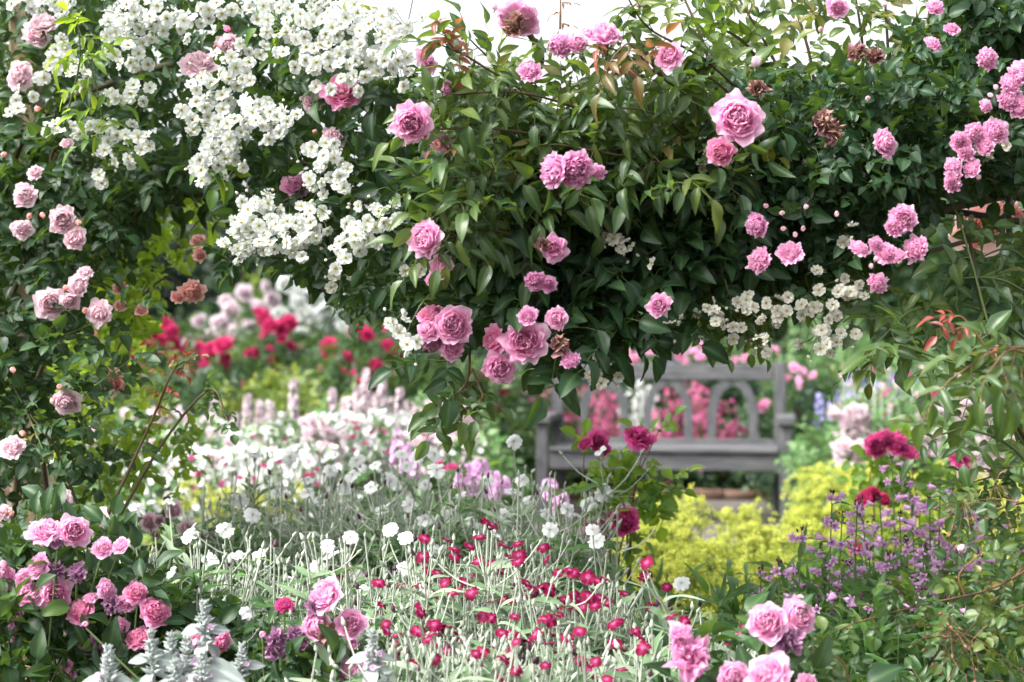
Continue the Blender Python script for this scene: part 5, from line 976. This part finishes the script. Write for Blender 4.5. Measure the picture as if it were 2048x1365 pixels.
for cx, D, pts, lab in ((1760, 9.4, (1680, 1860, 730, 860), 'tiny pink and white meadow flowers amid the blue spires'), (1930, 9.4, (1860, 2040, 740, 850), 'tiny pink and white meadow flowers near the right edge')):
    x = P(cx, 0, D)[0]; root = thing('meadow_flowers', lab, 'flowering plant', x, D); mb = MB()
    for i in range(90):
        a, b = R.uniform(pts[0], pts[1]), R.uniform(pts[2], pts[3]); d = D + R.normal() * .3; t = P(a, b, d); mb.tube([(t[0] * .97 + x * .03, d, 0), t], .0025, 3, R.uniform(0, 1), 1)
        mb.add(LEAF_LANCE[0], frames(R.normal(size=(3, 3)) + np.array([0, 0, 1]), R.normal(size=(3, 3))) * .09, np.repeat(t[None] - np.array([[0, 0, .1]]), 3, 0) - np.array([[0, 0, .0], [0, 0, .12], [0, 0, .24]]), R.uniform(0, 1, 3))
        if i < 60: place(roses('low', ['petal_pale', 'petal_blush', 'petal_hot' if False else 'petal_magenta'][min(2, i % 4)])[0], 'flower', root, t, np.array([0, -.7, .7]), px(R.uniform(4, 9), d))
    mb.build('stems', ['leaf_sage', 'stem_silver'], root)

# ---- hedge, distant trees
def hedge(name, label, x0, x1, y, z0, z1, n, size=.11, mat='leaf_hedge', thick=.8, cat='hedge'):
    root = thing(name, label, cat, (x0 + x1) / 2, y); mb = MB()
    p = np.stack([R.uniform(x0, x1, n), y + R.uniform(-thick / 2, thick / 2, n) - .1 * R.uniform(0, 1, n), R.uniform(z0, z1, n)], -1)
    p[:, 1] += .18 * np.sin(p[:, 0] * 2.1) * np.cos(p[:, 2] * 2.7); p[:, 2] += .05 * np.sin(p[:, 0] * 5) * (p[:, 2] > z1 - .3)
    add_leaves(mb, CL_LOW, p, R.normal(size=(n, 3)) + np.array([0, -.4, .1]), np.array([0, -.7, .6]) + R.normal(size=(n, 3)) * .4, size * R.uniform(.7, 1.2, n), np.clip(R.normal(.35, .25, n), 0, 1)); mb.build('foliage', [mat, 'stem_green'], root)
    mb = MB()
    for k in range(int((x1 - x0) / .6)): mb.tube([(x0 + .3 + k * .6, y, 0), (x0 + .3 + k * .6 + R.normal() * .1, y, (z0 + z1) / 2), (x0 + .3 + k * .6, y, z1 * .9)], .03, 5, .3)
    mb.build('stems', ['stem_brown'], root); return root
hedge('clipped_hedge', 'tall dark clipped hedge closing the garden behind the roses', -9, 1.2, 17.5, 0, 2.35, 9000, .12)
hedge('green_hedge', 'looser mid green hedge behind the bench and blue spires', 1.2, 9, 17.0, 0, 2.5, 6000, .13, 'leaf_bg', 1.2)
def tree(label, x, y, h, r, n, mat, name='garden_tree', zc=None):
    root = thing(name, label, 'tree', x, y); mb = MB(); zc = zc or h - r * .9
    mb.tube(spline([(x, y, 0), (x + .05, y, h * .3), (x - .04, y + .05, h * .6), (x, y, h * .9)], 5), np.linspace(.16, .03, 15), 8, .4)
    for k in range(12):
        a = R.uniform(0, 2 * PI); z0 = R.uniform(.25, .75) * h; e = np.array([x + math.cos(a) * r * .8, y + math.sin(a) * r * .8, min(h * .95, z0 + R.uniform(.3, 1.0))]); mb.tube(spline([(x, y, z0), (np.array([x, y, z0]) + e) / 2 + np.array([0, 0, .1]), e], 4), np.linspace(.05, .012, 8), 5, .4)
    mb.build('trunk', ['stem_brown'], root); mb = MB(); nc = 34; d = nrm(R.normal(size=(nc, 3))); cc = np.array([x, y, zc]) + d * np.array([r, r, h - zc]) * R.uniform(.35, .95, (nc, 1)); k = R.integers(0, nc, n); p = cc[k] + R.normal(size=(n, 3)) * r * .17
    add_leaves(mb, CL_LOW, p, R.normal(size=(n, 3)) + np.array([0, -.3, -.1]), np.array([0, -.6, .7]) + R.normal(size=(n, 3)) * .4, .13 * R.uniform(.7, 1.2, n), np.clip(R.normal(.4, .2, n) + (k % 5) * .06 - .1, 0, 1)); mb.build('crown', [mat, 'stem_green'], root)
tree('leafy tree beyond the right arm of the arch', 4.9, 19.0, 3.6, 1.5, 3200, 'leaf_bg', zc=2.2)
tree('dark slim tree behind the cream rose sprays', 3.2, 19.5, 2.9, .9, 1800, 'leaf_hedge', zc=1.9)
tree('tree beyond the hedge behind the pillar rose', -5.6, 21, 4.6, 1.8, 2600, 'leaf_bg', zc=2.8)
for o in ROOTS:
    if '_o' in o: del o['_o']
